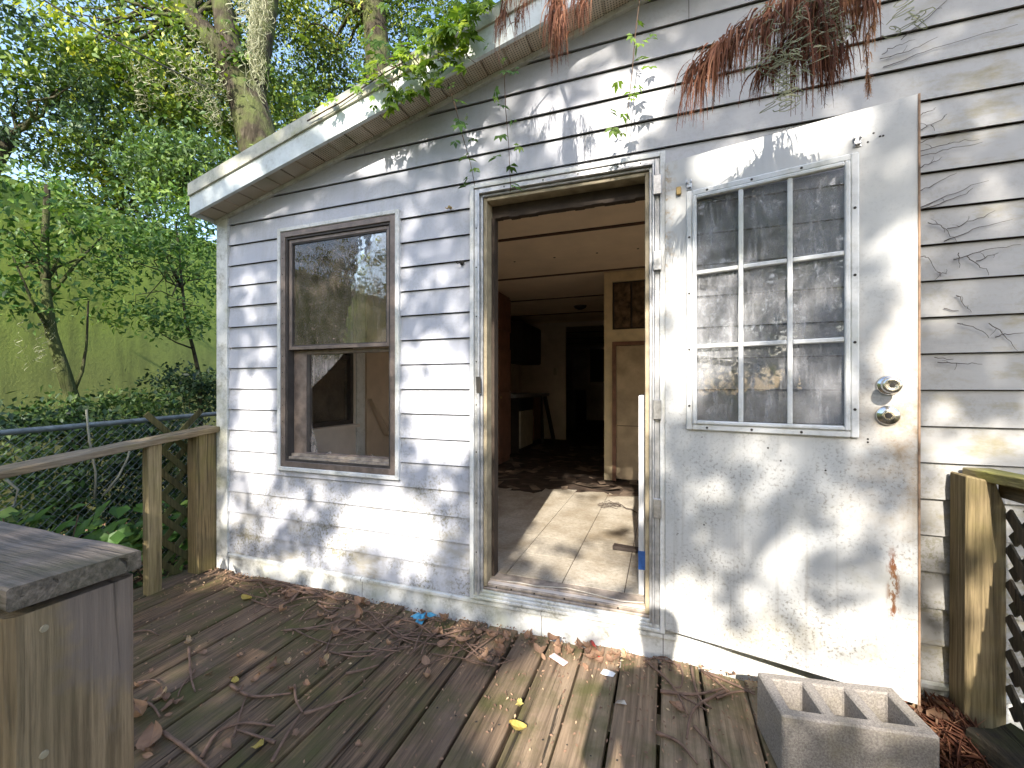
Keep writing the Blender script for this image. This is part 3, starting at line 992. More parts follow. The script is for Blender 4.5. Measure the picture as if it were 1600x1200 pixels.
# ------------------------------------------------------------------ open door leaf
DA = math.atan2(0.18, 0.785)
door = empty('door', (0.004, -0.045, 0.14))
door.rotation_euler = (0, 0, -DA)
put(door, house)
DW, DH, DT = 0.806, 2.02, 0.042


def dpart(mb, name, mat, bevel=0, smooth=False):
    ob = mb.build(name, mat, None, bevel=bevel, smooth=smooth)
    ob.location = door.location
    ob.rotation_euler = door.rotation_euler
    put(ob, door)
    return ob


# window in the leaf (outer trim), leaf-local coordinates, front face y = 0 towards the deck
def dl(px, py):                      # survey a point on the leaf's face
    d = ray(px, py)
    n = Vector((-math.sin(DA), -math.cos(DA), 0))
    o = Vector(door.location)
    p = CAM + d * ((o - CAM).dot(n) / d.dot(n)) - o
    return (p.x * math.cos(DA) - p.y * math.sin(DA), p.z)


wx0, wx1 = dl(1073, 480)[0], dl(1342, 480)[0]
wz0, wz1 = (dl(1075, 668)[1] + dl(1342, 688)[1]) / 2, (dl(1073, 300)[1] + dl(1342, 240)[1]) / 2
ix0, ix1, iz0, iz1 = wx0 + 0.040, wx1 - 0.040, wz0 + 0.040, wz1 - 0.040
m = MB()
for (a, b, c, d) in ((0, wx0 + 0.01, 0, DH), (wx1 - 0.01, DW, 0, DH), (wx0 + 0.01, wx1 - 0.01, 0, wz0 + 0.01), (wx0 + 0.01, wx1 - 0.01, wz1 - 0.01, DH)):
    nx = max(1, int((b - a) / 0.1)); nz = max(1, int((d - c) / 0.12))
    for i in range(nx):
        for j in range(nz):
            p = [(a + (b - a) * i / nx, c + (d - c) * j / nz), (a + (b - a) * (i + 1) / nx, c + (d - c) * j / nz),
                 (a + (b - a) * (i + 1) / nx, c + (d - c) * (j + 1) / nz), (a + (b - a) * i / nx, c + (d - c) * (j + 1) / nz)]
            m.add([(x, 0.0015 * noise.noise(Vector((x * 4, z * 4, 2))), z) for x, z in p], [(0, 1, 2, 3)])
            m.add([(x, DT, z) for x, z in p], [(3, 2, 1, 0)])
m.add([(DW, 0, 0), (DW, DT, 0), (DW, DT, DH), (DW, 0, DH)], [(0, 1, 2, 3)])
m.add([(0, 0, 0), (0, DT, 0), (0, DT, DH), (0, 0, DH)], [(3, 2, 1, 0)])
m.add([(0, 0, 0), (DW, 0, 0), (DW, DT, 0), (0, DT, 0)], [(3, 2, 1, 0)])
m.add([(0, 0, DH), (DW, 0, DH), (DW, DT, DH), (0, DT, DH)], [(0, 1, 2, 3)])
dpart(m, 'door_slab', DOORM)
m = MB(); m.box((DW + 0.0005, -0.003, 0.0), (DW + 0.006, DT, DH)); dpart(m, 'edge_strip', m_simple('rusty_edge', (0.30, 0.19, 0.12), 0.7, 0.6, 20))
m = MB(); frame(m, wx0, wx1, wz0, wz1, 0.024, -0.012, 0.001); dpart(m, 'lite_trim', TRIM, 0.004)
m = MB(); frame(m, wx0 + 0.0245, wx1 - 0.0245, wz0 + 0.0245, wz1 - 0.0245, 0.016, -0.018, 0.003); dpart(m, 'lite_bead', TRIM, 0.004)
gx = [ix0 + (ix1 - ix0) * i / 3 for i in range(4)]
gz_ = [iz0 + (iz1 - iz0) * i / 3 for i in range(4)]
for i in (1, 2):
    m = MB(); m.box((gx[i] - 0.0085, -0.014, iz0), (gx[i] + 0.0085, 0.006, iz1)); dpart(m, 'muntin', TRIM, 0.003)
for j in (1, 2):
    for i in range(3):
        a = gx[i] + (0.009 if i else 0); b = gx[i + 1] - (0.009 if i < 2 else 0)
        m = MB(); m.box((a, -0.0125, gz_[j] - 0.0085), (b, 0.005, gz_[j] + 0.0085)); dpart(m, 'muntin', TRIM, 0.003)
for i in range(3):
    for j in range(3):
        a = gx[i] + (0.0088 if i else 0.0005); b = gx[i + 1] - (0.0088 if i < 2 else 0.0005)
        c = gz_[j] + (0.0088 if j else 0.0005); d = gz_[j + 1] - (0.0088 if j < 2 else 0.0005)
        m = MB(); m.box((a, 0.008, c), (b, 0.011, d)); dpart(m, 'pane', GLASSD)
for (x, z) in [(wx0 + 0.012, wz0 + 0.1 + 0.235 * i) for i in range(4)] + [(wx1 - 0.012, wz0 + 0.1 + 0.235 * i) for i in range(4)] + \
              [(wx0 + 0.08 + 0.16 * i, wz0 + 0.012) for i in range(3)] + [(wx0 + 0.08 + 0.16 * i, wz1 - 0.012) for i in range(3)]:
    m = MB().lathe([(0.005, 0), (0.0045, 0.0015)], (x, -0.012, z), (0, -1, 0), 8); dpart(m, 'screw', DARKHOLE)
# knob and deadbolt
kx, kz = dl(1388, 602)
kx2, kz2 = dl(1387, 649)
m = MB().lathe([(0.034, 0), (0.034, 0.004), (0.029, 0.010), (0.016, 0.014), (0.0125, 0.030), (0.014, 0.036), (0.024, 0.042), (0.0275, 0.052), (0.026, 0.062), (0.021, 0.066), (0.014, 0.0645), (0.010, 0.0635)], (kx, 0.0, kz), (0, -1, 0), 32)
dpart(m, 'door_knob', CHROME, smooth=True)
m = MB().lathe([(0.008, 0), (0.007, 0.002)], (kx, -0.0636, kz), (0, -1, 0), 14); m.box((kx - 0.001, -0.0664, kz - 0.005), (kx + 0.001, -0.0658, kz + 0.005))
dpart(m, 'keyhole', DARKHOLE)
m = MB().lathe([(0.033, 0), (0.033, 0.005), (0.030, 0.011), (0.024, 0.012), (0.022, 0.015), (0.012, 0.0155)], (kx2, 0.0, kz2), (0, -1, 0), 32)
dpart(m, 'deadbolt', CHROME, smooth=True)
m = MB().lathe([(0.010, 0), (0.009, 0.003)], (kx2, -0.0155, kz2), (0, -1, 0), 16); m.box((kx2 - 0.006, -0.0192, kz2 - 0.0012), (kx2 + 0.006, -0.0186, kz2 + 0.0012))
dpart(m, 'keyhole', DARKHOLE)
# curtain brackets and a brass clip
for (px, py, mat) in ((1077, 290, STEEL), (1340, 222, STEEL)):
    x, z = dl(px, py)
    m = MB()
    m.box((x - 0.010, -0.004, z - 0.018), (x + 0.010, -0.0005, z + 0.016)); m.box((x - 0.011, -0.016, z + 0.008), (x - 0.006, -0.0042, z + 0.020)); m.box((x + 0.006, -0.016, z + 0.008), (x + 0.011, -0.0042, z + 0.020)); m.box((x - 0.008, -0.012, z - 0.012), (x + 0.008, -0.0042, z - 0.006))
    dpart(m, 'bracket', mat, 0.001)
x, z = dl(1061, 299)
m = MB(); m.box((x - 0.010, -0.014, z - 0.018), (x + 0.010, -0.0005, z + 0.016)); dpart(m, 'clip', BRASS, 0.003)
for (px, py) in ((1365, 208), (1375, 213), (1380, 212), (1356, 222), (1356, 686), (1356, 691), (1100, 820), (1220, 720), (1200, 700), (1290, 735)):
    x, z = dl(px, py)
    m = MB().lathe([(0.0035, 0), (0.003, 0.001)], (x, 0.0, z), (0, -1, 0), 7); dpart(m, 'screw_hole', DARKHOLE)

# ------------------------------------------------------------------ interior of the house
FZ, CZ = 0.20, 2.42
floor = MB().box((-2.65, 0.11, 0.10), (XR - 0.13, 12.6, FZ - 0.006)).build('floor', SUBFLOOR, house)
# sheet-vinyl squares, ragged where the sheet is torn away
ts = 0.305
for i in range(21):  # unseen right-hand columns added to bounce sun into the room
    for j in range(8):
        x0 = -2.62 + i * ts; y0 = 0.112 + j * ts
        x1, y1 = x0 + ts - 0.004, y0 + ts - 0.004
        tear = 1.95 + 0.28 * noise.noise(Vector((x0 * 1.7, 3.1, 0))) + 0.1 * math.sin(x0 * 9)
        if y0 > tear:
            continue
        pts = [(x0, y0), (x1, y0), (x1, y1), (x0, y1)]
        curl = 0
        if y1 > tear:
            n = 6
            pts = [(x0, y0), (x1, y0)] + [(x1 - (x1 - x0) * q / n, max(y0 + 0.02, tear - (q - 3) * 0.01 + random.uniform(-0.05, 0.05))) for q in range(n + 1)]
        mb = MB()
        lift = random.uniform(0, 0.0012)
        mb.prism([(a, b, FZ - 0.006 + 0.0006) for a, b in pts], (0, 0, 0.0045 + lift))
        mb.build('floor_tile', LINO, floor)
# torn flaps and rubbish on the bare floor
m = MB()
for i in range(150):
    x, y = random.uniform(-2.3, 0.2), random.uniform(1.95, 5.2)
    a = random.uniform(0, 6.28); L = random.uniform(0.03, 0.16); wd_ = L * random.uniform(0.15, 0.6); h = random.uniform(0.004, 0.03)
    ca, sa = math.cos(a), math.sin(a)
    q = [(-L, -wd_), (L, -wd_ * 0.7), (L * 0.9, wd_), (-L * 0.8, wd_)]
    m.add([(x + u * ca - v * sa, y + u * sa + v * ca, FZ - 0.004 + h * (0.2 + random.random())) for u, v in q], [(0, 1, 2, 3)])
tag(m.build('floor_debris', m_simple('torn_flooring', (0.22, 0.16, 0.115), 0.9, 0.75, 6), None), 'torn flooring scraps and rubbish strewn over the bare floor inside', 'debris', kind='stuff')
# ceiling boards and battens
ceil = MB().box((-2.65, 0.10, CZ + 0.012), (XR - 0.13, 12.6, CZ + 0.03)).build('ceiling', CEIL, house)
strips = [0.09, 1.31, 2.53, 3.72, 4.94, 6.16, 7.4, 8.6, 9.8, 11.0, 12.6]
for a, b in zip(strips[:-1], strips[1:]):
    MB().box((-2.645, max(a, 0.102) + 0.004, CZ), (XR - 0.135, b - 0.004, CZ + 0.0115)).build('ceiling_panel', CEIL, ceil)
for y in strips[1:-1]:
    MB().box((-2.645, y - 0.022, CZ - 0.008), (XR - 0.135, y + 0.022, CZ - 0.0005)).build('ceiling_batten', BATTEN, ceil)
for x in (-1.38, -0.98, -0.58, -0.22):
    MB().lathe([(0.012, 0), (0.008, 0.004)], (x, 1.92, CZ - 0.0005), (0, 0, -1), 8).build('ceiling_nail', DARKHOLE, ceil)
# left wall: side window, loose beige panels
sw = empty('window', (-2.7, 0.68, 0.86)); put(sw, house)


def framey(mb, y0, y1, z0, z1, wd, x0, x1):
    mb.box((x0, y0, z0), (x1, y0 + wd, z1)); mb.box((x0, y1 - wd, z0), (x1, y1, z1))
    mb.box((x0, y0 + wd, z0), (x1, y1 - wd, z0 + wd)); mb.box((x0, y0 + wd, z1 - wd), (x1, y1 - wd, z1))


m = MB(); framey(m, LW[0], LW[1], LW[2], LW[3], 0.035, -2.74, -2.66); m.build('window_frame', BRONZE_DARK, sw)
MB().box((-2.715, LW[0] + 0.035, 1.44), (-2.675, LW[1] - 0.035, 1.475)).build('meeting_rail', BRONZE_DARK, sw)
MB().box((-2.70, LW[0] + 0.036, LW[2] + 0.036), (-2.697, LW[1] - 0.036, 1.439)).build('pane', GLASS, sw)
MB().box((-2.70, LW[0] + 0.036, 1.476), (-2.697, LW[1] - 0.036, LW[3] - 0.036)).build('pane', GLASS, sw)
MB().box((-2.66, LW[0] - 0.02, LW[2] - 0.03), (-2.60, LW[1] + 0.02, LW[2] - 0.002)).build('sill', INWALL, sw)
MB().box((-2.648, 1.16, FZ), (-2.636, 1.27, CZ - 0.002)).build('wall_strip', TRIM, house)
MB().box((-2.648, 1.29, FZ), (-2.630, 2.4, CZ - 0.002)).build('wall_panel', BEIGE, house)
for k in range(4):                   # splintered panel strips at the foot
    MB().bar((-2.60, 1.30 + k * 0.05, 1.08 - k * 0.05), (-2.57, 1.52 + k * 0.07, 0.72 - k * 0.03), 0.012, 0.05, (1, 0, 0)).build('panel_splinter', BEIGE, house)
added_side = empty('window', (XR - 0.1, 1.4, 0.9)); put(added_side, house)  # added window, never in view, for light indoors
m = MB(); framey(m, ADDED_SIDE[0], ADDED_SIDE[1], ADDED_SIDE[2], ADDED_SIDE[3], 0.04, XR - 0.10, XR - 0.03); m.build('window_frame', BRONZE, added_side)
MB().box((XR - 0.07, ADDED_SIDE[0] + 0.041, ADDED_SIDE[2] + 0.041), (XR - 0.067, ADDED_SIDE[1] - 0.041, ADDED_SIDE[3] - 0.041)).build('pane', GLASS, added_side)
# kitchen end wall with the far doorway
m = MB()
for (x0, x1, z0, z1) in ((-2.645, -1.80, FZ, CZ), (-1.80, -0.9, 2.33, CZ), (-0.9, XR - 0.135, FZ, CZ)):
    m.box((x0, 5.9, z0 - 0.004), (x1, 5.98, z1 - 0.002))
m.build('kitchen_wall', INWALL, house)
MB().box((-1.80, 5.86, FZ), (-1.745, 5.899, 2.33)).build('doorway_trim', INWALL, house)
m = MB(); m.box((-2.645, 10.9, FZ - 0.004), (XR - 0.135, 11.0, CZ - 0.002)); m.build('far_wall', INWALL, house)
tag(MB().box((-2.10, 10.84, 1.35), (-1.35, 10.899, 2.42 - 0.1)).build('picture_panel', DARKGLASS), 'dark rectangular panel on the far room wall', 'panel')
MB().box((-1.985, 5.87, 1.42), (-1.925, 5.899, 1.56)).build('light_switch', APPL, house)
MB().lathe([(0.10, 0), (0.08, 0.03), (0.03, 0.05)], (-1.20, 4.4, CZ - 0.0005), (0, 0, -1), 14).build('ceiling_fixture', DARKCAB, house)
# closet partition on the right
cp = empty('closet_partition', (-0.2, 2.6, FZ)); put(cp, house)
m = MB()
for (x0, x1, z0, z1) in ((-0.605, -0.520, FZ, CZ - 0.009), (-0.520, 0.35, 2.31, CZ - 0.009), (-0.520, 0.35, 1.67, 1.80), (0.35, XR - 0.135, FZ, CZ - 0.009)):
    m.box((x0, 2.60, z0), (x1, 2.68, z1))
m.build('closet_frame', CREAM, cp)
m = MB(); m.box((-0.519, 2.64, 1.801), (0.349, 2.66, 2.309)); m.build('cupboard_back', DARKCAB, cp)
MB().box((-0.500, 2.615, 1.82), (-0.335, 2.638, 2.29)).build('cupboard_door', m_simple('mouldy_brown_board', (0.13, 0.085, 0.05), 0.8, 0.8, 16), cp)
MB().box((-0.315, 2.615, 1.82), (-0.15, 2.638, 2.29)).build('cupboard_door', m_simple('mouldy_brown_board', (0.13, 0.085, 0.05), 0.8, 0.8, 16), cp)
m = MB(); m.box((-0.519, 2.58, FZ), (-0.48, 2.62, 1.669)); m.box((-0.48, 2.58, 1.63), (0.30, 2.62, 1.669)); m.build('closet_door_trim', BROWNCAB, cp)
MB().box((-0.478, 2.61, FZ + 0.02), (0.28, 2.645, 1.625)).build('closet_door', TANDOOR, cp)
MB().box((-0.20, 2.585, 1.10), (-0.06, 2.609, 1.14)).build('closet_handle', APPL, cp, bevel=0.004)
MB().box((-0.47, 2.606, 0.78), (-0.20, 2.6095, 0.786)).build('closet_door_crack', HEAD, cp)
MB().box((-0.605, 2.69, FZ), (-0.56, 5.89, CZ - 0.009)).build('closet_side_wall', INWALL, house)

# kitchen furniture
pc = empty('pantry_cabinet', (-2.3, 3.0, FZ), 'tall red brown pantry cupboard inside the doorway on the left', 'cupboard')
MB().box((-2.62, 2.55, FZ), (-1.99, 3.45, CZ - 0.01)).build('carcass', BROWNCAB, pc)
for (y0, y1) in ((2.56, 2.985), (3.005, 3.44)):
    for (z0, z1) in ((0.28, 1.12), (1.14, 1.70), (1.93, 2.38)):
        MB().box((-1.989, y0, z0), (-1.970, y1, z1)).build('cupboard_door', BROWNCAB, pc, bevel=0.004)
MB().lathe([(0.012, 0), (0.014, 0.02)], (-1.97, 3.05, 1.06), (1, 0, 0), 8).build('knob', BRASS, pc)
kb = empty('kitchen_base_cabinet', (-2.3, 4.4, FZ), 'worn kitchen base cupboard with grey worktop and open end', 'cabinet')
MB().box((-2.62, 3.47, 1.04), (-1.93, 5.35, 1.09)).build('worktop', COUNTER, kb)
MB().box((-2.62, 4.62, FZ + 0.1), (-2.02, 5.05, 1.038)).build('carcass', DARKCAB, kb)
MB().box((-2.018, 4.63, FZ + 0.12), (-2.0, 5.04, 1.02)).build('cupboard_door', BROWNCAB, kb)
MB().bar((-2.0, 5.30, 1.03), (-1.86, 5.42, FZ), 0.05, 0.05).build('leaning_leg', DARKCAB, kb)
MB().bar((-2.05, 5.2, 1.03), (-2.02, 5.22, FZ), 0.05, 0.05).build('leg', DARKCAB, kb)
dwh = empty('dishwasher', (-2.3, 4.2, FZ), 'cream dishwasher with a black control panel under the worktop', 'dishwasher')
MB().box((-2.60, 3.95, FZ), (-2.03, 4.58, 1.035)).build('body', DARKCAB, dwh)
MB().box((-2.029, 3.96, FZ + 0.08), (-2.005, 4.57, 0.83)).build('front_panel', APPL, dwh)
MB().box((-2.029, 3.96, 0.845), (-2.0, 4.57, 1.02)).build('control_panel', DARKGLASS, dwh)
uc = empty('wall_cabinet', (-2.4, 5.3, 1.6), 'dark wall cupboard hanging above the kitchen worktop', 'cabinet')
MB().box((-2.62, 4.75, 1.62), (-2.25, 5.88, 2.30)).build('carcass', DARKCAB, uc)
for (y0, y1) in ((4.77, 5.30), (5.32, 5.86)):
    MB().box((-2.249, y0, 1.64), (-2.232, y1, 2.28)).build('cupboard_door', DARKCAB, uc)
fc = empty('far_cabinet', (-2.2, 8.4, FZ), 'dark cabinet beyond the far doorway', 'cabinet')
MB().box((-2.62, 7.8, FZ), (-1.95, 9.2, 1.12)).build('carcass', DARKCAB, fc)
MB().box((-2.0, 7.79, FZ + 0.1), (-1.94, 9.19, 1.0)).build('front_panel', DARKCAB, fc)
# white board leaning in the right jamb with a scrap of blue tape
wb = empty('white_board', (-0.1, 0.13, FZ), 'narrow white board standing inside the right door jamb with blue tape', 'board')
MB().box((-0.116, 0.113, FZ), (-0.088, 0.40, 1.15)).build('board', WHITEP, wb, bevel=0.003)
MB().box((-0.1175, 0.1105, FZ + 0.12), (-0.086, 0.18, FZ + 0.21)).build('tape', BLUET, wb, rough=0.006)
# dark timber scrap, palm sprig and wire on the vinyl
p = on(990, 862, FZ)
o = MB().box((p.x - 0.12, p.y - 0.02, FZ + 0.002), (p.x + 0.12, p.y + 0.03, FZ + 0.022)).build('wood_scrap', DARKCAB, rough=0.012)
tag(o, 'short dark brown timber scrap lying on the vinyl floor inside', 'wood scrap')
m = MB()
c0 = on(972, 793, FZ)
for k in range(9):
    a = 2.2 + k * 0.22
    m.tube(wob((c0.x, c0.y, FZ + 0.02), (c0.x + 0.2 * math.cos(a), c0.y + 0.14 * math.sin(a), FZ + 0.008), 4, 0.05, k), 0.002, 4)
m.tube(wob((c0.x, c0.y, FZ + 0.02), (c0.x + 0.15, c0.y - 0.15, FZ + 0.004), 4, 0.03, 3), 0.004, 5)
tag(m.build('dry_sprig', DRYST), 'dry branching sprig lying on the sunlit floor inside', 'sprig')
tag(MB().tube([on(775, 907, 0.19), (-0.70, 0.03, 0.203), (-0.60, 0.02, 0.204), (-0.45, 0.05, 0.205), (-0.30, 0.03, 0.204), (-0.18, 0.01, 0.204), (-0.09, 0.03, 0.205)], 0.0028, 5).build('cable', m_simple('pale_cable', (0.55, 0.5, 0.42), 0.6)), 'thin pale cable lying along the door threshold', 'cable')

# small hooks screwed into the siding
for i, (px, py) in enumerate(((705, 326), (722, 411))):
    c0 = at(px, py, -0.012)
    h = empty('wall_hook', c0, ('small rusty hook on the siding, upper of two left of the door', 'dark twin hook on the siding, lower of two left of the door')[i], 'hook')
    MB().lathe([(0.012, 0), (0.010, 0.004), (0.005, 0.006), (0.005, 0.018), (0.009, 0.022), (0.006, 0.028)], c0, (0, -1, 0), 10).build('boss', BRASS if i == 0 else DARKHOLE, h)
    MB().tube([c0 + Vector((0, -0.02, 0)), c0 + Vector((-0.012, -0.025, -0.008)), c0 + Vector((-0.022, -0.022, 0.0))], 0.003, 5).build('hook', BRASS if i == 0 else DARKHOLE, h)

# ================================================================== DECK
deck = empty('deck', (-0.9, -0.9, 0.0), kind='structure')


def plank(name, x0, x1, ya, yb, mat, parent, z=0.0, th=0.036, n=14, seed=0.0, dip=0.004):
    m = MB()
    prof = [(0.0, -th), (0.0, -0.006), (0.012, 0.0), (0.5, 0.0012), (0.988, 0.0), (1.0, -0.006), (1.0, -th)]
    k = len(prof)
    vs, fs = [], []
    for i in range(n + 1):
        t = i / n
        y = ya + (yb - ya) * t
        e0 = 0.005 * noise.noise(Vector((seed, y * 2.2, 0.1))); e1 = 0.005 * noise.noise(Vector((seed, y * 2.2, 4.1)))
        dzv = dip * noise.noise(Vector((seed * 2.7, y * 0.9, 7.7)))
        tw = 0.006 * noise.noise(Vector((seed * 1.3, y * 0.5, 2.2)))
        for (u, pz) in prof:
            fx = (x0 + e0) + (x1 + e1 - x0 - e0) * u
            ye = y
            if i in (0, n):
                ye = y + 0.022 * noise.noise(Vector((fx * 22, seed, i))) * (1 if i == 0 else -1)
            vs.append((fx, ye, z + pz + dzv + tw * (u - 0.5)))
    for i in range(n):
        for q in range(k):
            a, b = i * k + q, i * k + (q + 1) % k
            fs.append((a, b, b + k, a + k))
    fs.append(tuple(range(k))); fs.append(tuple(n * k + q for q in range(k))[::-1])
    m.add(vs, fs)
    return m.build(name, mat, parent)


BP = 0.1625
for i in range(-6, 19):
    xr_ = 0.143 - i * BP
    gap = random.uniform(0.008, 0.017)
    far = -0.022 - random.uniform(0.0, 0.035)
    near = -1.78 if xr_ < -0.75 else -3.3
    plank('deck_plank', xr_ - BP + gap / 2, xr_ - gap / 2, near, far, DECK, deck, z=random.uniform(-0.004, 0.002), seed=i * 1.7 + 3, n=16 if near > -2 else 26)
for y in (-0.10, -0.62, -1.14, -1.66):
    MB().box((-2.9, y - 0.02, -0.18), (1.1, y + 0.02, -0.046)).build('joist', LATT, deck)
for (x, y) in ((-2.82, -0.1), (-2.82, -1.66), (-0.86, -1.66), (1.02, -0.1), (1.02, -1.66), (-0.86, -3.2), (1.02, -3.2)):
    MB().box((x - 0.045, y - 0.045, GZ - 0.2), (x + 0.045, y + 0.045, -0.047)).build('deck_pier', LATT, deck)
for i in range(-6, 19, 1):           # nail heads over the nearest joists
    for y in (-0.10, -0.62):
        for q in (0.25, 0.75):
            xq = 0.143 - i * BP - BP * q
            MB().lathe([(0.004, 0), (0.003, 0.0012)], (xq, y + random.uniform(-0.01, 0.01), 0.0025), (0, 0, 1), 6).build('nail_head', DARKHOLE, deck)

# ------------------------------------------------------------------ railings
rl = empty('deck_railing', (-2.82, -0.2, 0.0), 'weathered timber railing along the left end of the deck', 'railing')


def timber(a, b, wd, ht, name, mat, parent, up=(0, 0, 1), rough=0.004, n=10):
    """A sawn timber with soft worn edges."""
    a, b = Vector(a), Vector(b)
    d = (b - a).normalized()
    upv = Vector(up)
    s = d.cross(upv).normalized()
    nn = s.cross(d)
    ch = min(wd, ht) * 0.1
    prof = [(-wd / 2 + ch, -ht / 2), (wd / 2 - ch, -ht / 2), (wd / 2, -ht / 2 + ch), (wd / 2, ht / 2 - ch), (wd / 2 - ch, ht / 2), (0, ht / 2), (-wd / 2 + ch, ht / 2), (-wd / 2, ht / 2 - ch), (-wd / 2, -ht / 2 + ch)]
    k = len(prof)
    vs, fs = [], []
    for i in range(n + 1):
        p = a.lerp(b, i / n)
        for (u, v) in prof:
            q = p + s * u + nn * v
            q += noise.noise_vector(q * 7.0) * rough
            vs.append(q)
    for i in range(n):
        for q in range(k):
            x, y = i * k + q, i * k + (q + 1) % k
            fs.append((x, y, y + k, x + k))
    fs.append(tuple(range(k))[::-1]); fs.append(tuple(n * k + q for q in range(k)))
    return MB().add(vs, fs).build(name, mat, parent)


timber((-2.82, -0.015, 0.918), (-2.84, -1.72, 0.715), 0.145, 0.034, 'cap_rail', RAILW, rl, rough=0.006, n=18)
timber((-2.84, -0.075, 0.0), (-2.84, -0.075, 0.893), 0.13, 0.10, 'post', POSTW, rl, up=(1, 0, 0))
timber((-2.80, -0.385, -0.02), (-2.80, -0.385, 0.856), 0.075, 0.05, 'baluster', RAILW if False else POSTR, rl, up=(1, 0, 0), rough=0.003)
timber((-2.86, -1.62, 0.0), (-2.86, -1.62, 0.70), 0.09, 0.09, 'post', POSTW, rl, up=(1, 0, 0))
for k in range(7):
    for s in (-1, 1):
        y0 = -0.03 - 0.35 * ((k % 7) / 6.0) * 0 
        zc = 0.02 + k * 0.14
        a = Vector((-2.93 - 0.008 * s, -0.02, zc + (0.17 if s > 0 else -0.17))); b = Vector((-2.93 - 0.008 * s, -0.35, zc - (0.17 if s > 0 else -0.17)))
        timber(a, b, 0.036, 0.007, 'lattice_slat', LATTG, rl, up=(1, 0, 0), rough=0.001, n=3)

fr_ = empty('front_railing', (-0.86, -1.63, 0.0), 'nearest railing end with stained post and thick mossy cap board', 'railing')
timber((-0.856, -1.627, 0.0), (-0.856, -1.627, 0.884), 0.145, 0.09, 'post', NEWEL, fr_, up=(1, 0, 0), rough=0.003, n=14)
timber((-2.25, -1.627, 0.911), (-0.803, -1.627, 0.911), 0.152, 0.030, 'cap_rail', CAPW, fr_, rough=0.004, n=26)
timber((-2.25, -1.690, 0.82), (-0.905, -1.690, 0.82), 0.04, 0.11, 'rail', RAILW, fr_, n=8)
timber((-1.00, -1.70, 0.0), (-1.00, -1.70, 0.74), 0.09, 0.09, 'baluster', POSTR, fr_, up=(1, 0, 0), n=6)
timber((-2.2, -1.63, 0.0), (-2.2, -1.63, 0.884), 0.09, 0.09, 'post', POSTW, fr_, up=(1, 0, 0), n=6)
for z in (0.855, 0.68):
    MB().lathe([(0.0055, 0), (0.0045, 0.002)], (-0.8108, -1.665, z), (1, 0, 0), 10).build('bolt_head', m_simple('dull_bolt', (0.32, 0.27, 0.18), 0.7, 0.3, 40), fr_)
rr = empty('deck_railing', (1.02, -0.06, 0.0), 'pale timber post with broken rail and dark lattice at the right end', 'railing')
# post with a sloped cut at its upper right corner
m = MB()
x0, x1, y0, y1 = 0.966, 1.074, -0.115, -0.022
m.prism([(x0, y0, 0.0), (x1, y0, 0.0), (x1, y0, 0.78), (x1 - 0.028, y0, 0.872), (x0 + 0.004, y0, 0.888)], (0, y1 - y0, 0))
m.build('post', POSTR, rr, bevel=0.005)
timber((1.05, -0.02, 0.885), (1.20, -0.95, 0.905), 0.09, 0.035, 'cap_rail', m_wood('lichen_rail', (0.14, 0.11, 0.04), (0.36, 0.31, 0.12), moss=(0.30, 0.30, 0.06), moss_amt=0.7, axis=1), rr, rough=0.006)
timber((1.105, -0.05, 0.835), (1.215, -0.95, 0.845), 0.04, 0.05, 'rail', RAILW, rr, rough=0.004)
timber((1.20, -1.62, 0.0), (1.20, -1.62, 0.9), 0.09, 0.09, 'post', POSTW, rr, up=(1, 0, 0))
timber((1.20, -0.95, 0.905), (1.20, -1.68, 0.905), 0.09, 0.035, 'cap_rail', RAILW, rr, rough=0.006)
for k in range(18):
    for s in (-1, 1):
        yc = (0.75 if s > 0 else -0.05) - k * 0.115
        xx = 1.079 + 0.0055 * s
        za, zb = 0.04, 0.81              # y = yc - s * (z - 0.04), kept between the post and the far post
        if s > 0:
            za, zb = max(za, 0.04 + yc + 0.12), min(zb, 0.04 + yc + 1.6)
        else:
            za, zb = max(za, 0.04 - 1.6 - yc), min(zb, 0.04 - 0.12 - yc)
        if zb - za < 0.08:
            continue
        timber((xx, yc - s * (za - 0.04), za), (xx, yc - s * (zb - 0.04), zb), 0.038, 0.008, 'lattice_slat', LATT, rr, up=(1, 0, 0), rough=0.001, n=3)
o = timber((0.985, -0.20, 0.052), (1.30, -0.95, 0.06), 0.17, 0.10, 'rotten_timber', MOSSLOG, None, rough=0.022, n=12)
tag(o, 'dark rotten mossy timber lying at the foot of the right post', 'timber')

# ------------------------------------------------------------------ concrete block
blk = bpy.data.objects.new('concrete_block', None)
m = MB()
L_, W_, H_ = 0.41, 0.205, 0.19
nb = 3
wall_t = 0.036
cw = (L_ - wall_t * 4) / 3
xsb = [0]
for i in range(3):
    xsb += [wall_t + i * (cw + wall_t), wall_t + i * (cw + wall_t) + cw]
xsb.append(L_)
ysb = [0, wall_t, W_ - wall_t, W_]
vid = {}


def bv(x, y, z):
    key = (round(x, 5), round(y, 5), round(z, 5))
    if key not in vid:
        vid[key] = len(m.v); m.v.append(key)
    return vid[key]


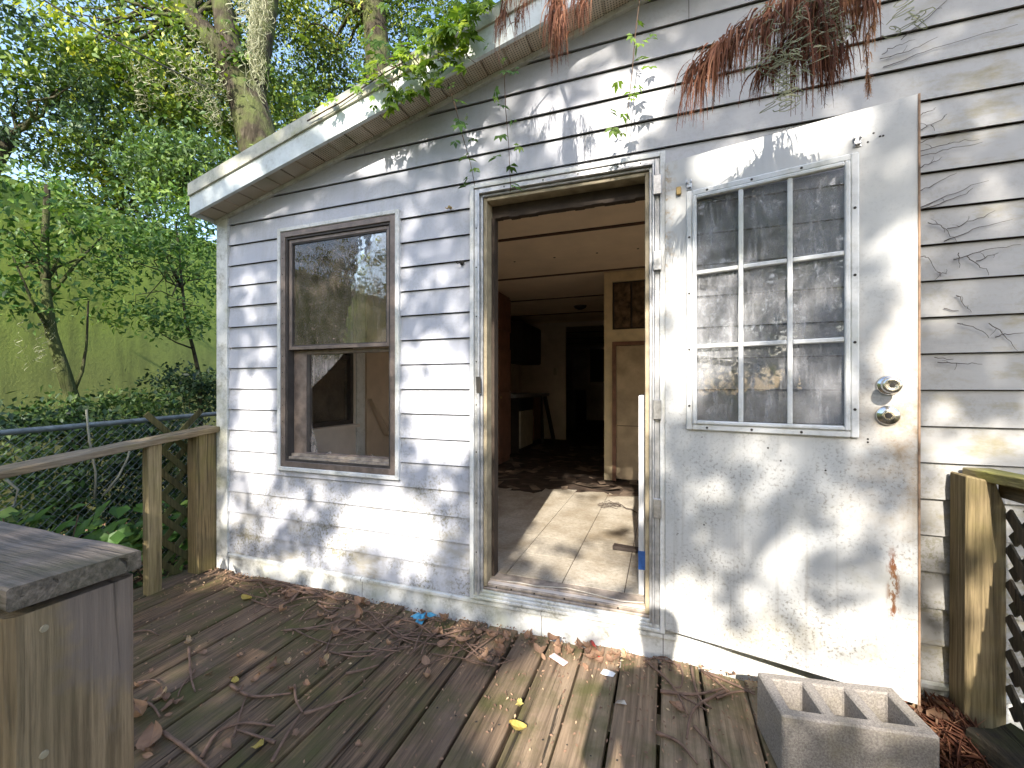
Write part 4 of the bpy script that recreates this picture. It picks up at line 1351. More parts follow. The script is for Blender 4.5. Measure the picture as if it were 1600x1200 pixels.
for i in range(7):
    for j in range(3):
        core = j == 1 and i % 2 == 1
        a, b, c, d = xsb[i], xsb[i + 1], ysb[j], ysb[j + 1]
        if core:
            for (p, q) in (((a, c), (b, c)), ((b, c), (b, d)), ((b, d), (a, d)), ((a, d), (a, c))):
                m.f.append((bv(*p, 0), bv(*q, 0), bv(*q, H_), bv(*p, H_)))
        else:
            m.f.append((bv(a, c, H_), bv(b, c, H_), bv(b, d, H_), bv(a, d, H_)))
            m.f.append((bv(a, d, 0), bv(b, d, 0), bv(b, c, 0), bv(a, c, 0)))
            if i == 0: m.f.append((bv(a, c, 0), bv(a, c, H_), bv(a, d, H_), bv(a, d, 0)))
            if i == 6: m.f.append((bv(b, c, 0), bv(b, d, 0), bv(b, d, H_), bv(b, c, H_)))
            if j == 0: m.f.append((bv(a, c, 0), bv(b, c, 0), bv(b, c, H_), bv(a, c, H_)))
            if j == 2: m.f.append((bv(a, d, 0), bv(a, d, H_), bv(b, d, H_), bv(b, d, 0)))
blk = m.build('concrete_block', CONC, None, bevel=0.005, rough=0.0025)
blk.location = (0.336, -0.512, 0.004)
blk.rotation_euler = (0, 0, R(8.5))
tag(blk, 'grey three-hole concrete block holding the open door', 'concrete block')

# ================================================================== LITTER ON THE DECK
ntw = [0]


def twig(pts, r, label, group):
    q = []
    P_ = [Vector(p) for p in pts]
    for i in range(len(P_) - 1):
        for t in range(4):
            t /= 4.0
            p0, p1, p2, p3 = P_[max(i - 1, 0)], P_[i], P_[i + 1], P_[min(i + 2, len(P_) - 1)]
            q.append(0.5 * ((2 * p1) + (-p0 + p2) * t + (2 * p0 - 5 * p1 + 4 * p2 - p3) * t * t + (-p0 + 3 * p1 - 3 * p2 + p3) * t ** 3))
    q.append(P_[-1])
    rad = [r * (1 - 0.55 * i / len(q)) * (1 + 0.15 * math.sin(i * 2.3)) for i in range(len(q))]
    ob = MB().tube([p + Vector((0, 0, r * 0.9)) for p in q], rad, 6).build('vine_twig', TWIG, None, smooth=True, origin=P_[0])
    tag(ob, label, 'twig', group)
    ntw[0] += 1


def dk(px, py, h=0.006):
    p = on(px, py, 0.0)
    return Vector((p.x, p.y, h))


LFT, COR, MID, RGT = ('dry brown vine twig lying on the planks at the lower left', 'dry brown vine twig heaped near the wall below the broken window',
                      'dry brown vine twig among leaves at the foot of the wall left of the door', 'dry brown vine twig lying on the mossy planks beside the concrete block')
RL = ['thick straight twig crossing the mossy planks left of the concrete block', 'hooked thick twig curling down from the crossing twig by the block', 'long twig running from the sill to the crossing twig on the right', 'small looped twig near the foot of the sill on the right',
      'long twig curving down beside the gap in the mossy planks', 'short twig slanting to the crossing twig by the block', 'twig slanting from the sill gap toward the concrete block', 'upper twig in the bundle touching the left side of the block', 'lower twig in the bundle touching the left side of the block',
      'twig running off the bottom edge between block and sunlit planks', 'long twig running off the bottom edge on the mossy planks', 'thin arched twig against the foot of the sill']
LL = ['thick forked twig at the bottom edge beside the nearest post', 'upright curved twig in the middle of the left planks', 'thin side shoot of the upright curved twig', 'hooped twig beside the nearest post among large brown leaves', 'long bowed twig with a yellow leaf at its left end',
      'short upright twig at the right end of the bowed twig', 'large arched twig near the bottom edge of the left planks', 'twig running right from the large arched twig', 'twig slanting up to the right in the middle of the deck', 'short straight twig alone in the middle of the deck',
      'twig slanting up from the bottom edge beside the yellow leaf', 'tiny pale twig beside the nearest post', 'thin twig standing against the large arched twig', 'pale curved twig beside the post under the left baluster']
GL, GC, GM, GR = 'twigs on the left planks', 'twigs heaped by the wall', 'twigs left of the door', 'twigs beside the block'
for pts, r in (
    ([(1032, 1085), (1085, 1090), (1130, 1080)], 0.007), ([(1133, 1085), (1085, 1112), (1073, 1160)], 0.007), ([(1013, 1040), (1050, 1075), (1075, 1122)], 0.006),
    ([(1020, 1030), (1062, 1045), (1065, 1075), (1052, 1078)], 0.005), ([(1080, 1045), (1090, 1090), (1112, 1112)], 0.006), ([(1060, 1088), (1105, 1115)], 0.005),
    ([(1095, 1050), (1140, 1085)], 0.005), ([(1105, 1055), (1150, 1075), (1180, 1090)], 0.006), ([(1120, 1095), (1150, 1085), (1180, 1085)], 0.005),
    ([(1085, 1140), (1115, 1175), (1150, 1215)], 0.006), ([(1025, 1150), (1060, 1165), (1090, 1200)], 0.007), ([(1005, 1035), (1040, 1030), (1062, 1050)], 0.004)):
    twig([dk(*p) for p in pts], r, RL.pop(0), GR)
for pts, r in (
    ([(255, 1150), (290, 1175), (330, 1210)], 0.007), ([(295, 1015), (298, 1060), (305, 1085)], 0.006), ([(305, 1050), (285, 1075), (278, 1092)], 0.004),
    ([(205, 1100), (235, 1105), (250, 1125)], 0.006), ([(360, 1075), (395, 1093), (455, 1088)], 0.007), ([(460, 1075), (463, 1100), (473, 1118)], 0.006),
    ([(315, 1190), (340, 1150), (380, 1135), (430, 1140)], 0.007), ([(430, 1165), (400, 1155), (370, 1145)], 0.006), ([(475, 1120), (520, 1105), (575, 1080)], 0.006),
    ([(540, 1057), (570, 1050), (592, 1043)], 0.006), ([(425, 1195), (450, 1150), (470, 1120)], 0.006), ([(215, 1070), (240, 1066), (250, 1072)], 0.004),
    ([(365, 1155), (378, 1110), (385, 1090)], 0.004), ([(205, 992), (230, 988), (248, 996)], 0.005)):
    twig([dk(*p) for p in pts], r, LL.pop(0), GL)
rt = random.Random(5)
for i in range(30):
    cx, cy = rt.gauss(455, 40), rt.gauss(930, 14)
    a = rt.choice((rt.gauss(-0.35, 0.3), rt.gauss(0.15, 0.4)))
    L = rt.uniform(25, 75)
    dx, dy = math.cos(a) * L / 2, math.sin(a) * L / 2 * 0.8
    y_ = lambda v, x: max(v, 893 + (x - 357) * 0.214 + 9)
    b = rt.uniform(-14, 14)
    pts = [(cx - dx, cy - dy), (cx + b * 0.3, cy + b), (cx + dx, cy + dy)]
    hh = rt.uniform(0.004, 0.035)
    twig([dk(x, y_(y, x), hh) for x, y in pts], rt.uniform(0.003, 0.0075), COR, GC)
for i in range(46):
    cx = rt.uniform(500, 770); cy = 975 + (cx - 600) * 0.10 + rt.gauss(22, 16)
    a = rt.gauss(-0.15, 0.5)
    L = rt.uniform(35, 130)
    dx, dy = math.cos(a) * L / 2, math.sin(a) * L / 2
    b = rt.uniform(-12, 12)
    y_ = lambda v, x: max(v, 893 + (x - 357) * 0.214 + 10)
    twig([dk(x, y_(y, x), rt.uniform(0.003, 0.02)) for x, y in ((cx - dx, cy - dy), (cx, cy + b), (cx + dx, cy + dy))], rt.uniform(0.0025, 0.0055), MID, GM)

# fallen leaves: a few curled shapes shared by all


def leaf_mesh(name, shape, curl, mat, seed):
    r = random.Random(seed)
    nseg = 5
    vs, fs, tv = [], [], []
    for i in range(nseg + 1):
        t = i / nseg
        wd_ = shape(t)
        bend = curl * (t - 0.5) ** 2 * 1.6
        for u in (-1, -0.5, 0, 0.5, 1):
            vs.append((u * wd_ * 0.5, t - 0.5, bend + abs(u) ** 1.6 * curl * 0.35 + r.uniform(-0.02, 0.02)))
    for i in range(nseg):
        for j in range(4):
            a = i * 5 + j
            fs.append((a, a + 1, a + 6, a + 5))
    me = bpy.data.meshes.new(name)
    me.from_pydata(vs, [], fs)
    t0 = r.uniform(0.1, 0.95)
    a_ = me.attributes.new('tint', 'FLOAT', 'POINT')
    a_.data.foreach_set('value', [min(1, max(0, t0 + r.uniform(-0.12, 0.12))) for _ in vs])
    me.materials.append(mat)
    return me


ov = lambda t: 0.62 * math.sin(math.pi * min(1, max(0, t * 0.94 + 0.03))) ** 0.8
tri_ = lambda t: 0.85 * (1 - t) ** 0.8 * (1 if t > 0.12 else t / 0.12 * 0.6 + 0.4) + 0.02
lob = lambda t: (0.5 + 0.22 * math.sin(t * 14)) * math.sin(math.pi * (t * 0.92 + 0.05)) + 0.02
BROWN = [leaf_mesh('fallen_leaf', (ov, tri_, lob)[i % 3], (0.35, 0.6, 0.15, 0.8)[i % 4], LEAF_DEAD, i) for i in range(9)]
YEL = [leaf_mesh('fallen_leaf', (tri_, ov, lob)[i % 3], 0.3, LEAF_YEL, 40 + i) for i in range(3)]


def drop_leaf(me, p, s, rz, label, group=None, tilt=0.3, r=rt):
    o = bpy.data.objects.new('fallen_leaf', me)
    COL.objects.link(o)
    o.location = (p.x, p.y, p.z + s * 0.06)
    o.scale = (s, s, s)
    o.rotation_euler = (r.uniform(-tilt, tilt), r.uniform(-tilt, tilt), rz)
    tag(o, label, 'leaf', group)


for (px, py, s, lb) in ((385, 938, 0.07, 'pale yellow leaf on the heap of twigs below the window'), (367, 1068, 0.045, 'small yellow leaf at the end of a curved twig on the left'),
                        (405, 1170, 0.055, 'yellow leaf between twigs near the bottom left of the deck'), (812, 1105, 0.050, 'yellow ragged leaf on the sunlit planks, upper of two'),
                        (808, 1140, 0.062, 'yellow ragged leaf on the sunlit planks, lower of two')):
    drop_leaf(YEL[int(px) % 3], dk(px, py), s, rt.uniform(0, 6), lb)
A1, A2, A3, A4 = ('curled brown dead leaf on the shaded left planks', 'brown dead leaf in the drift along the wall left of the door', 'brown dead leaf in the drift at the foot of the door sill', 'rust brown dead leaf in the pile between block and right post')
for i in range(36):
    cx = rt.uniform(430, 800); py = 893 + (cx - 357) * 0.214 + 6 + abs(rt.gauss(0, 28))
    drop_leaf(rt.choice(BROWN), dk(cx, py, rt.uniform(0.004, 0.02)), rt.uniform(0.035, 0.075), rt.uniform(0, 6.3), A2, 'leaf drift along the wall', 0.7)
for (px, py, s) in ((235, 1165, 0.11), (222, 1122, 0.09), (262, 1108, 0.07), (506, 1038, 0.055), (523, 995, 0.06), (665, 1037, 0.06), (668, 1062, 0.05), (428, 1045, 0.06), (370, 1060, 0.05), (250, 1090, 0.06), (1055, 1108, 0.06)):
    drop_leaf(rt.choice(BROWN), dk(px, py), s, rt.uniform(0, 6.3), A1 if px < 1000 else 'single brown leaf on the mossy planks among right-hand twigs', 'leaves on the left planks' if px < 1000 else None, 0.5)
for i in range(26):
    px, py = rt.uniform(210, 620), rt.uniform(990, 1190)
    drop_leaf(rt.choice(BROWN), dk(px, py), rt.uniform(0.025, 0.05), rt.uniform(0, 6.3), A1, 'leaves on the left planks', 0.5)
for i in range(34):
    px = rt.uniform(820, 985); py = 893 + (px - 357) * 0.2 + 7 + abs(rt.gauss(0, 16))
    drop_leaf(rt.choice(BROWN), dk(px, py, rt.uniform(0.003, 0.02)), rt.uniform(0.025, 0.06), rt.uniform(0, 6.3), A3, 'leaf drift at the sill', 0.8)
for i in range(60):
    px, py = rt.uniform(1425, 1500), rt.uniform(1085, 1160)
    drop_leaf(rt.choice(BROWN), dk(px, py, rt.uniform(0.005, 0.05)), rt.uniform(0.04, 0.09), rt.uniform(0, 6.3), A4, 'leaf pile by the block', 1.0)
# crumbs: nobody could count these
n = 2600
pts = np.column_stack([rng.uniform(-2.8, 0.9, n), -np.abs(rng.normal(0, 0.5, n)) - 0.03, np.full(n, 0.006)])
wallside = rng.random(n) < 0.5
pts[wallside, 1] = -np.abs(rng.normal(0, 0.09, wallside.sum())) - 0.03
o = cloud('leaf_crumbs', pts, 0.013, LEAF_DEAD, None, up=0.85, seed=9)
tag(o, 'fine leaf crumbs and dirt scattered over the deck', 'litter', kind='stuff')
# red pine straw in the pile by the block
rn = np.random.default_rng(4)
n = 900
c_ = np.column_stack([rn.uniform(0.76, 0.98, n), rn.uniform(-0.30, -0.04, n), rn.uniform(0.005, 0.06, n)])
o = cloud('pine_straw', c_, 0.12, NEEDLE, None, up=0.75, width=0.05, seed=5)
tag(o, 'reddish pine straw heaped between concrete block and right post', 'pine straw', kind='stuff')

# rubbish
g0 = dk(658, 968)
gm = MB()
gl_pts = [(-0.062, -0.005), (-0.045, 0.03), (-0.01, 0.028), (0.02, 0.036), (0.06, 0.058), (0.066, 0.046), (0.038, 0.018), (0.03, -0.01), (0.034, -0.05), (0.012, -0.062), (-0.006, -0.045), (-0.016, -0.022), (-0.03, -0.028), (-0.04, -0.012)]
cvx = [(0, 0, 0.022)]
ring1 = [(x * 0.6, y * 0.6, 0.016 + 0.012 * math.sin(i * 2.9)) for i, (x, y) in enumerate(gl_pts)]
ring2 = [(x, y, 0.002 + 0.004 * (i % 2)) for i, (x, y) in enumerate(gl_pts)]
k = len(gl_pts)
gm.add([(g0.x + x, g0.y + y, 0.005 + z) for x, y, z in cvx + ring1 + ring2],
       [(0, 1 + i, 1 + (i + 1) % k) for i in range(k)] + [(1 + i, 1 + k + i, 1 + k + (i + 1) % k, 1 + (i + 1) % k) for i in range(k)])
tag(gm.build('nitrile_glove', GLOVE, None, origin=g0), 'crumpled light blue disposable glove on the deck by the wall', 'glove')
p = dk(873, 1033)
o = MB().box((-0.042, -0.017, 0), (0.042, 0.017, 0.007)).build('wrapper', PINK, None, bevel=0.003, rough=0.002); o.location = (p.x, p.y, 0.004); o.rotation_euler = (0.03, 0.02, R(-28))
tag(o, 'small pale pink wrapper on the planks before the sill', 'wrapper')
p = dk(950, 1055)
o = MB().add([(-0.03, -0.008, 0.0), (-0.01, -0.02, 0.004), (0.022, -0.016, 0.002), (0.03, 0.004, 0.006), (0.016, 0.018, 0.002), (-0.02, 0.014, 0.007), (0, 0, 0.016)],
             [(i, (i + 1) % 6, 6) for i in range(6)]).build('paper_scrap', PAPER); o.location = (p.x, p.y, 0.006)
tag(o, 'torn white paper scrap on the sunlit planks', 'paper')
p0, p1 = dk(924, 1003), dk(937, 1030)
tag(MB().tube([p0, p0.lerp(p1, 0.3), p0.lerp(p1, 0.6), p1], [0.007, 0.009, 0.006, 0.004], 8).build('plastic_stick', RED, None, smooth=True), 'slim red plastic stick by the door sill', 'plastic stick')
p = dk(970, 1101)
o = MB().add([(-0.02, -0.008, 0.0), (0.0, -0.012, 0.006), (0.022, -0.004, 0.002), (0.012, 0.01, 0.008), (-0.012, 0.008, 0.003)], [(0, 1, 3), (1, 2, 3), (0, 3, 4)]).build('foil_scrap', STEEL); o.location = (p.x, p.y, 0.006)
tag(o, 'crumpled grey foil scrap below the white paper', 'foil')

# ================================================================== YARD ON THE LEFT
nh = empty('neighbour_house', (-8, 2, GZ), 'green painted house wall rising beyond the fence on the left', 'house')
MB().box((-9.5, -9.0, GZ - 0.1), (-6.0, 6.5, 3.16)).build('wall', GREENW, nh)
MB().box((-9.55, -9.05, 3.161), (-5.97, 6.55, 3.22)).build('roof_coping', GREENW, nh)

# chain link fence
cf = empty('chain_link_fence', (-4.2, 0.5, GZ), 'grey chain link fence with pipe top rail left of the deck', 'fence')
fa, fb = Vector((-4.2, -3.2, 0.80)), Vector((-4.2, 3.4, 1.0))
MB().tube([fa, fa.lerp(fb, 0.33), fa.lerp(fb, 0.66), fb], 0.021, 10).build('top_rail', PIPE, cf, smooth=True)
for y in (-3.2, -0.95, 1.35, 3.4):
    MB().tube([(-4.215, y, GZ - 0.1), (-4.215, y, 0.9)], 0.025, 10).build('post', PIPE, cf, smooth=True)
m = MB()
for k in range(130):                 # woven diamond wire
    for s in (-1, 1):
        y0 = -3.2 + k * 0.06
        a = Vector((-4.19 + 0.003 * s, y0, GZ + 0.03)); b = Vector((-4.19 - 0.003 * s, y0 + s * 1.24, 0.82 + 0.03 * (y0 + 3.2) * 0.9))
        if -3.2 <= min(a.y, b.y) and max(a.y, b.y) <= 3.4:
            m.tube([a, a.lerp(b, 0.5), b], 0.0014, 3, False)
tag(m.build('wire_mesh', PIPE, cf), kind='stuff')

# grey-blue plastic sheet on the ground behind the railing
o = MB().add([(x, y, GZ + 0.10 + 0.16 * abs(noise.noise(Vector((x * 5, y * 5, 0)))) + 0.05 * ((x * 7) % 1)) for y in np.linspace(-0.9, -0.15, 8) for x in np.linspace(-3.75, -3.05, 8)],
             [(j * 8 + i, j * 8 + i + 1, (j + 1) * 8 + i + 1, (j + 1) * 8 + i) for j in range(7) for i in range(7)]).build('plastic_sheet', TARP)
tag(o, 'crumpled grey blue plastic sheet on the ground behind the left railing', 'plastic sheet')


def tree_limb(pts, r0, r1, name, mat, parent, n=8):
    rad = [r0 + (r1 - r0) * i / (len(pts) - 1) for i in range(len(pts))]
    return MB().tube(pts, rad, n).build(name, mat, parent, smooth=True)


def limbs_to(root, start, targets, r, mat, seed, name='branch'):
    for i, t in enumerate(targets):
        tree_limb(wob(start, t, 6, 0.35, seed + i * 1.3, -0.15), r, r * 0.12, name, mat, root, 6)


# -- big forked oak behind the roof
base = deep(425, 600, 9.0); base.z = GZ
oak = empty('oak_tree', base, 'big forked oak hung with grey moss rising behind the roof', 'tree')
fork = deep(383, 140, 9.0)
tree_limb([base + Vector((0, 0, -0.2)), base + Vector((0.1, 0, 1.0)), deep(425, 400, 9), deep(408, 240, 9), fork], 0.55, 0.36, 'trunk', BARK, oak, 14)
tree_limb([fork + Vector((0, 0, -0.25)), deep(345, 80, 9), deep(300, 30, 8.9), deep(262, -30, 8.8), deep(190, -160, 8.5)], 0.30, 0.12, 'limb', BARK, oak, 10)
tree_limb([fork + Vector((0, 0, -0.25)), deep(360, 80, 9), deep(348, 10, 9.1), deep(335, -60, 9.2), deep(330, -200, 9.3)], 0.27, 0.13, 'limb', BARK, oak, 10)
tree_limb([fork + Vector((0, 0.1, -0.3)), deep(405, 80, 9.3), deep(418, 10, 9.5), deep(430, -80, 9.6), deep(460, -200, 9.8)], 0.28, 0.13, 'limb', BARK, oak, 10)
P1, t1, C1 = clumps(deep(250, -10, 10.8), (3.4, 2.0, 2.6), 190, 62, 0.27, 11, 0.3)
P2, t2, C2 = clumps(deep(330, 150, 9.6), (1.6, 1.8, 1.0), 70, 70, 0.24, 12, 0.2)
P3, t3, C3 = clumps(deep(180, 160, 8.7), (1.5, 1.6, 1.2), 80, 70, 0.24, 13, 0.2)
cloud('crown', np.concatenate([P1, P2, P3]), 0.135, LEAF_OAK, oak, np.concatenate([t1, t2, t3]), up=0.35, seed=2)
limbs_to(oak, deep(300, 30, 8.9), [Vector(c) for c in C1[::9]] + [Vector(c) for c in C3[::9]], 0.05, BARK, 3)
limbs_to(oak, deep(350, 100, 9), [Vector(c) for c in C2[::9]], 0.04, BARK, 9)


def moss_strands(name, top, length, width, count, seed, parent=None, thick=0.004, cur=0.05, mat=MOSS, ribbon=0.006):
    r = np.random.default_rng(seed)
    seg = 12
    V, T = [], []
    for i in range(count):
        p = np.array(top) + r.normal(size=3) * np.array([width, width, 0.03]) * 0.5
        p[2] -= r.uniform(0, 0.75) * length
        L = length * r.uniform(0.12, 0.35)
        ph = r.uniform(0, 6.28, 3)
        tv = r.uniform(0, 1)
        prev = None
        for s in range(seg + 1):
            q = p + np.array([cur * math.sin(ph[0] + s * 0.9), cur * math.sin(ph[1] + s * 0.8), 0]) * (0.25 + s / seg) + np.array([0, 0, -L * s / seg])
            if prev is not None:
                d = q - prev
                sd_ = np.cross(d, np.array([0.3, 1, 0.2])); sd_ = sd_ / (np.linalg.norm(sd_) + 1e-9) * ribbon * 0.5
                V += [prev - sd_, prev + sd_, q + sd_, q - sd_]
                T += [tv] * 4
            prev = q
    V = np.array(V)
    n = len(V) // 4
    return tag(raw_mesh(name, V, np.array([[0, 1, 2], [0, 2, 3]]), n, 4, np.array(T), mat, parent), kind='stuff')


for (px, py, t_, L, wd_, c_) in ((402, -15, 7.9, 2.0, 0.16, 150), (392, -30, 8.2, 1.0, 0.35, 90), (330, 100, 8.4, 1.3, 0.3, 60), (225, 90, 8.0, 1.0, 0.3, 50), (300, 60, 8.2, 1.2, 0.5, 70)):
    moss_strands('hanging_moss', deep(px, py, t_), L, wd_, c_, px, oak, cur=0.05, ribbon=0.016)

# -- second tree right of it
base = deep(600, 600, 11.0); base.z = GZ
t2r = empty('oak_tree', base, 'tree with pale sunlit trunk behind the roof creeper', 'tree')
tree_limb([base, deep(597, 300, 11), deep(592, 100, 11), deep(584, 20, 11), deep(578, -60, 11), deep(560, -200, 11)], 0.4, 0.22, 'trunk', BARK, t2r, 12)
P1, t1, C1 = clumps(deep(545, 20, 12.0), (2.2, 2.0, 2.2), 150, 75, 0.3, 21, 0.2)
P2, t2, C2 = clumps(deep(690, -60, 11.6), (1.9, 1.8, 1.4), 90, 75, 0.28, 22, 0.2)
cloud('crown', np.concatenate([P1, P2]), 0.125, LEAF_OAK, t2r, np.concatenate([t1, t2]), up=0.35, seed=3)
limbs_to(t2r, deep(584, 20, 11), [Vector(c) for c in C1[::10]], 0.06, BARK, 13)

# -- dark tree at the upper left
base = Vector((-6.9 - 3.2, 0.5, GZ))
t3r = empty('dark_leaved_tree', base, 'dark leaved tree against the sky at the upper left', 'tree')
c3 = deep(40, 150, 7.4)
tree_limb(wob(base, (c3.x - 0.5, c3.y, c3.z - 0.6), 6, 0.5, 4), 0.22, 0.1, 'trunk', BARK, t3r, 10)
P1, t1, C1 = clumps(c3, (1.25, 1.2, 1.0), 55, 56, 0.18, 31, 0.25)
P2, t2, C2 = clumps(deep(-110, 150, 7.0), (0.8, 1.0, 1.0), 26, 50, 0.2, 32, 0.25)
P4, t4, C4 = clumps(deep(5, 15, 6.6), (0.4, 0.4, 0.25), 9, 30, 0.12, 34, 0.1)
cloud('crown', np.concatenate([P1, P2, P4]), 0.10, LEAF_BLUE, t3r, np.concatenate([t1, t2, t4]), up=0.25, seed=4)
limbs_to(t3r, (c3.x - 0.5, c3.y, c3.z - 0.6), [Vector(c) for c in C1[::9]], 0.04, BARK, 23)

# -- middle-distance trees over the neighbour's roof
for i, (px, py, t_, rad, nc, lab) in enumerate((
        (190, 285, 9.5, (1.9, 1.4, 0.8), 100, 'leafy tree crown just above the green house wall'),
        (295, 270, 8.0, (0.8, 1.0, 0.75), 60, 'leafy tree crown beside the eave corner of the roof'),
        (480, 170, 13.5, (2.6, 2.2, 2.4), 130, 'distant tree crown behind the roof between the two oaks'))):
    c = deep(px, py, t_)
    b = Vector((c.x, c.y, GZ))
    tr = empty('broadleaf_tree', b, lab, 'tree')
    P1, t1, C1 = clumps(c, rad, nc, 75, 0.24, 41 + i, 0.2)
    cloud('crown', P1, 0.11, LEAF_MID if i == 1 else LEAF_OAK, tr, t1, up=0.35, seed=5 + i)
    tree_limb(wob(b, c, 6, 0.3, i), 0.14, 0.05, 'trunk', BARK, tr)
    limbs_to(tr, c + Vector((0, 0, -rad[2] * 0.7)), [Vector(q) for q in C1[::12]], 0.035, BARK, 31 + i)

# far wood: reads as one mass
PP, TT = [], []
for i in range(7, 20):
    c = deep(-150 + i * 48, 270 - 40 * math.sin(i * 1.7) - (i > 6) * 90, 19 + 3 * math.sin(i * 2.2))
    a, b, _ = clumps(c, (2.0, 2.0, 2.0), 40, 36, 0.42, 60 + i, 0.1)
    PP.append(a); TT.append(b)
o = cloud('far_wood', np.concatenate(PP), 0.24, LEAF_OAK, None, np.concatenate(TT), up=0.3, seed=14)
tag(o, 'distant mass of trees seen through the gaps', 'wood', kind='stuff')

# -- slender tree before the green wall
b0 = atx(118, 640, -5.0); b0.z = GZ
st = empty('slender_tree', b0, 'slender leaning tree with mossy trunk before the green wall', 'tree')
tp = [b0, atx(118, 640, -5.0), atx(98, 575, -5.02), atx(80, 520, -5.05), atx(72, 460, -5.1), atx(70, 380, -5.15), atx(74, 290, -5.2)]
tree_limb(tp, 0.065, 0.02, 'trunk', BARK, st, 8)
tree_limb([atx(112, 620, -5.0), atx(128, 580, -4.95), atx(135, 540, -4.9), atx(138, 470, -4.9)], 0.018, 0.006, 'branch', BARK, st, 5)
tree_limb([atx(80, 520, -5.05), atx(50, 470, -5.0), atx(20, 400, -4.9)], 0.02, 0.006, 'branch', BARK, st, 5)
tree_limb([atx(72, 470, -5.1), atx(120, 410, -5.0), atx(160, 370, -4.9)], 0.02, 0.006, 'branch', BARK, st, 5)
P1, t1, C1 = clumps(atx(85, 385, -5.05), (0.5, 0.85, 0.50), 40, 28, 0.12, 51, 0.1)
P2, t2, C2 = clumps(atx(40, 320, -5.0), (0.4, 0.7, 0.35), 18, 26, 0.12, 52, 0.1)
P3, t3, C3 = clumps(atx(25, 470, -4.9), (0.2, 0.25, 0.2), 10, 24, 0.1, 53, 0.1)
cloud('crown', np.concatenate([P1, P2, P3]), 0.068, LEAF_SAP, st, np.concatenate([t1, t2, t3]), up=0.35, width=0.45, seed=6)
P1b, t1b, _ = clumps(atx(150, 325, -5.5), (0.25, 1.5, 0.22), 34, 28, 0.13, 57, 0.1)
cloud('crown', P1b, 0.075, LEAF_MID, st, t1b, up=0.35, width=0.45, seed=66)
limbs_to(st, atx(72, 440, -5.1), [Vector(c) for c in C1[::7]], 0.012, BARK, 41)
moss_strands('hanging_moss', atx(62, 490, -5.0), 0.5, 0.15, 30, 71, st, cur=0.02, ribbon=0.006)

# -- sapling by the house corner
b0 = atx(318, 650, -4.7); b0.z = GZ
sp = empty('sapling', b0, 'thin sapling with spreading leaves beside the house corner', 'tree')
tree_limb([b0, atx(312, 590, -4.7), atx(302, 545, -4.72), atx(290, 500, -4.75), atx(282, 420, -4.8), atx(275, 350, -4.8)], 0.024, 0.008, 'trunk', BARK, sp, 6)
tree_limb([atx(302, 545, -4.72), atx(275, 535, -4.7), atx(250, 520, -4.65)], 0.010, 0.004, 'branch', BARK, sp, 5)
P1, t1, C1 = clumps(atx(265, 410, -4.8), (0.45, 0.95, 0.40), 48, 32, 0.13, 54, 0.1)
P2, t2, C2 = clumps(atx(250, 500, -4.7), (0.3, 0.5, 0.16), 30, 30, 0.11, 55, 0.1)
P3, t3, C3 = clumps(atx(310, 360, -4.9), (0.4, 0.5, 0.45), 40, 30, 0.13, 56, 0.1)
cloud('crown', np.concatenate([P1, P2, P3]), 0.066, LEAF_SAP, sp, np.concatenate([t1, t2, t3]), up=0.45, width=0.42, seed=7)
limbs_to(sp, atx(284, 450, -4.8), [Vector(c) for c in C1[::8]] + [Vector(c) for c in C2[::8]], 0.009, BARK, 51)

# -- shrubs along the fence
SH = [((305, 610), -4.75, (0.30, 0.40, 0.22), 'bushy shrub with glossy leaves by the house corner above the fence'),
      ((190, 640), -4.7, (0.32, 0.50, 0.20), 'shrub rising above the fence rail at the foot of the slender tree'),
      ((60, 665), -4.8, (0.30, 0.40, 0.10), 'low scrubby shrub at the fence rail far left'),
      ((130, 700), -4.55, (0.25, 0.55, 0.22), 'dense shrub pressed against the fence mesh, upper left'),
      ((260, 690), -4.5, (0.25, 0.45, 0.24), 'dense shrub pressed against the fence mesh beside the railing'),
      ((40, 790), -4.45, (0.25, 0.42, 0.36), 'dark shrub behind the fence mesh at the far left'),
      ((150, 780), -4.5, (0.28, 0.50, 0.36), 'dark shrub behind the fence mesh in the middle of the left yard'),
      ((250, 770), -4.5, (0.28, 0.45, 0.36), 'dark shrub behind the fence mesh near the railing post'),
      ((320, 760), -4.5, (0.28, 0.40, 0.40), 'dark shrub behind the lattice by the house corner')]
for i, ((px, py), X, rad, lab) in enumerate(SH):
    c = atx(px, py, X)
    b = Vector((c.x, c.y, GZ))
    sh = empty('shrub', b, lab, 'shrub', 'shrubs along the fence')
    P1, t1, C1 = clumps(c, rad, 46, 34, 0.10, 70 + i, 0.1)
    P1[:, 2] = np.maximum(P1[:, 2], GZ + 0.03)
    cloud('foliage', P1, 0.06, LEAF_MID if i % 2 else LEAF_BLUE, sh, t1, up=0.4, width=0.5, seed=80 + i)
    for k in range(6):
        tree_limb(wob(b + Vector((random.uniform(-.1, .1), random.uniform(-.1, .1), 0)), Vector(C1[k * 5]), 5, 0.12, i * 7 + k), 0.008, 0.003, 'stem', BARK, sh, 4)
# broad-leaved plants near the deck
for i, (px, py, X, lab) in enumerate(((232, 830, -3.9, 'broad-leaved green plant behind the left baluster'), (300, 850, -3.7, 'broad-leaved green plant behind the lattice'), (45, 850, -2.9, 'pale green leafy plant just beyond the nearest cap board'))):
    c = atx(px, py, X)
    b = Vector((c.x, c.y, GZ))
    pl = empty('broadleaf_plant', b, lab, 'plant')
    P1, t1, C1 = clumps(c, (0.22, 0.30, 0.16), 16, 9, 0.08, 90 + i, 0.1)
    cloud('foliage', P1, 0.13, LEAF_SAP, pl, t1, up=0.7, width=0.55, seed=95 + i)
    for k in range(5):
        tree_limb(wob(b, Vector(C1[k * 3]), 4, 0.08, i * 7 + k), 0.006, 0.003, 'stem', STEM, pl, 4)
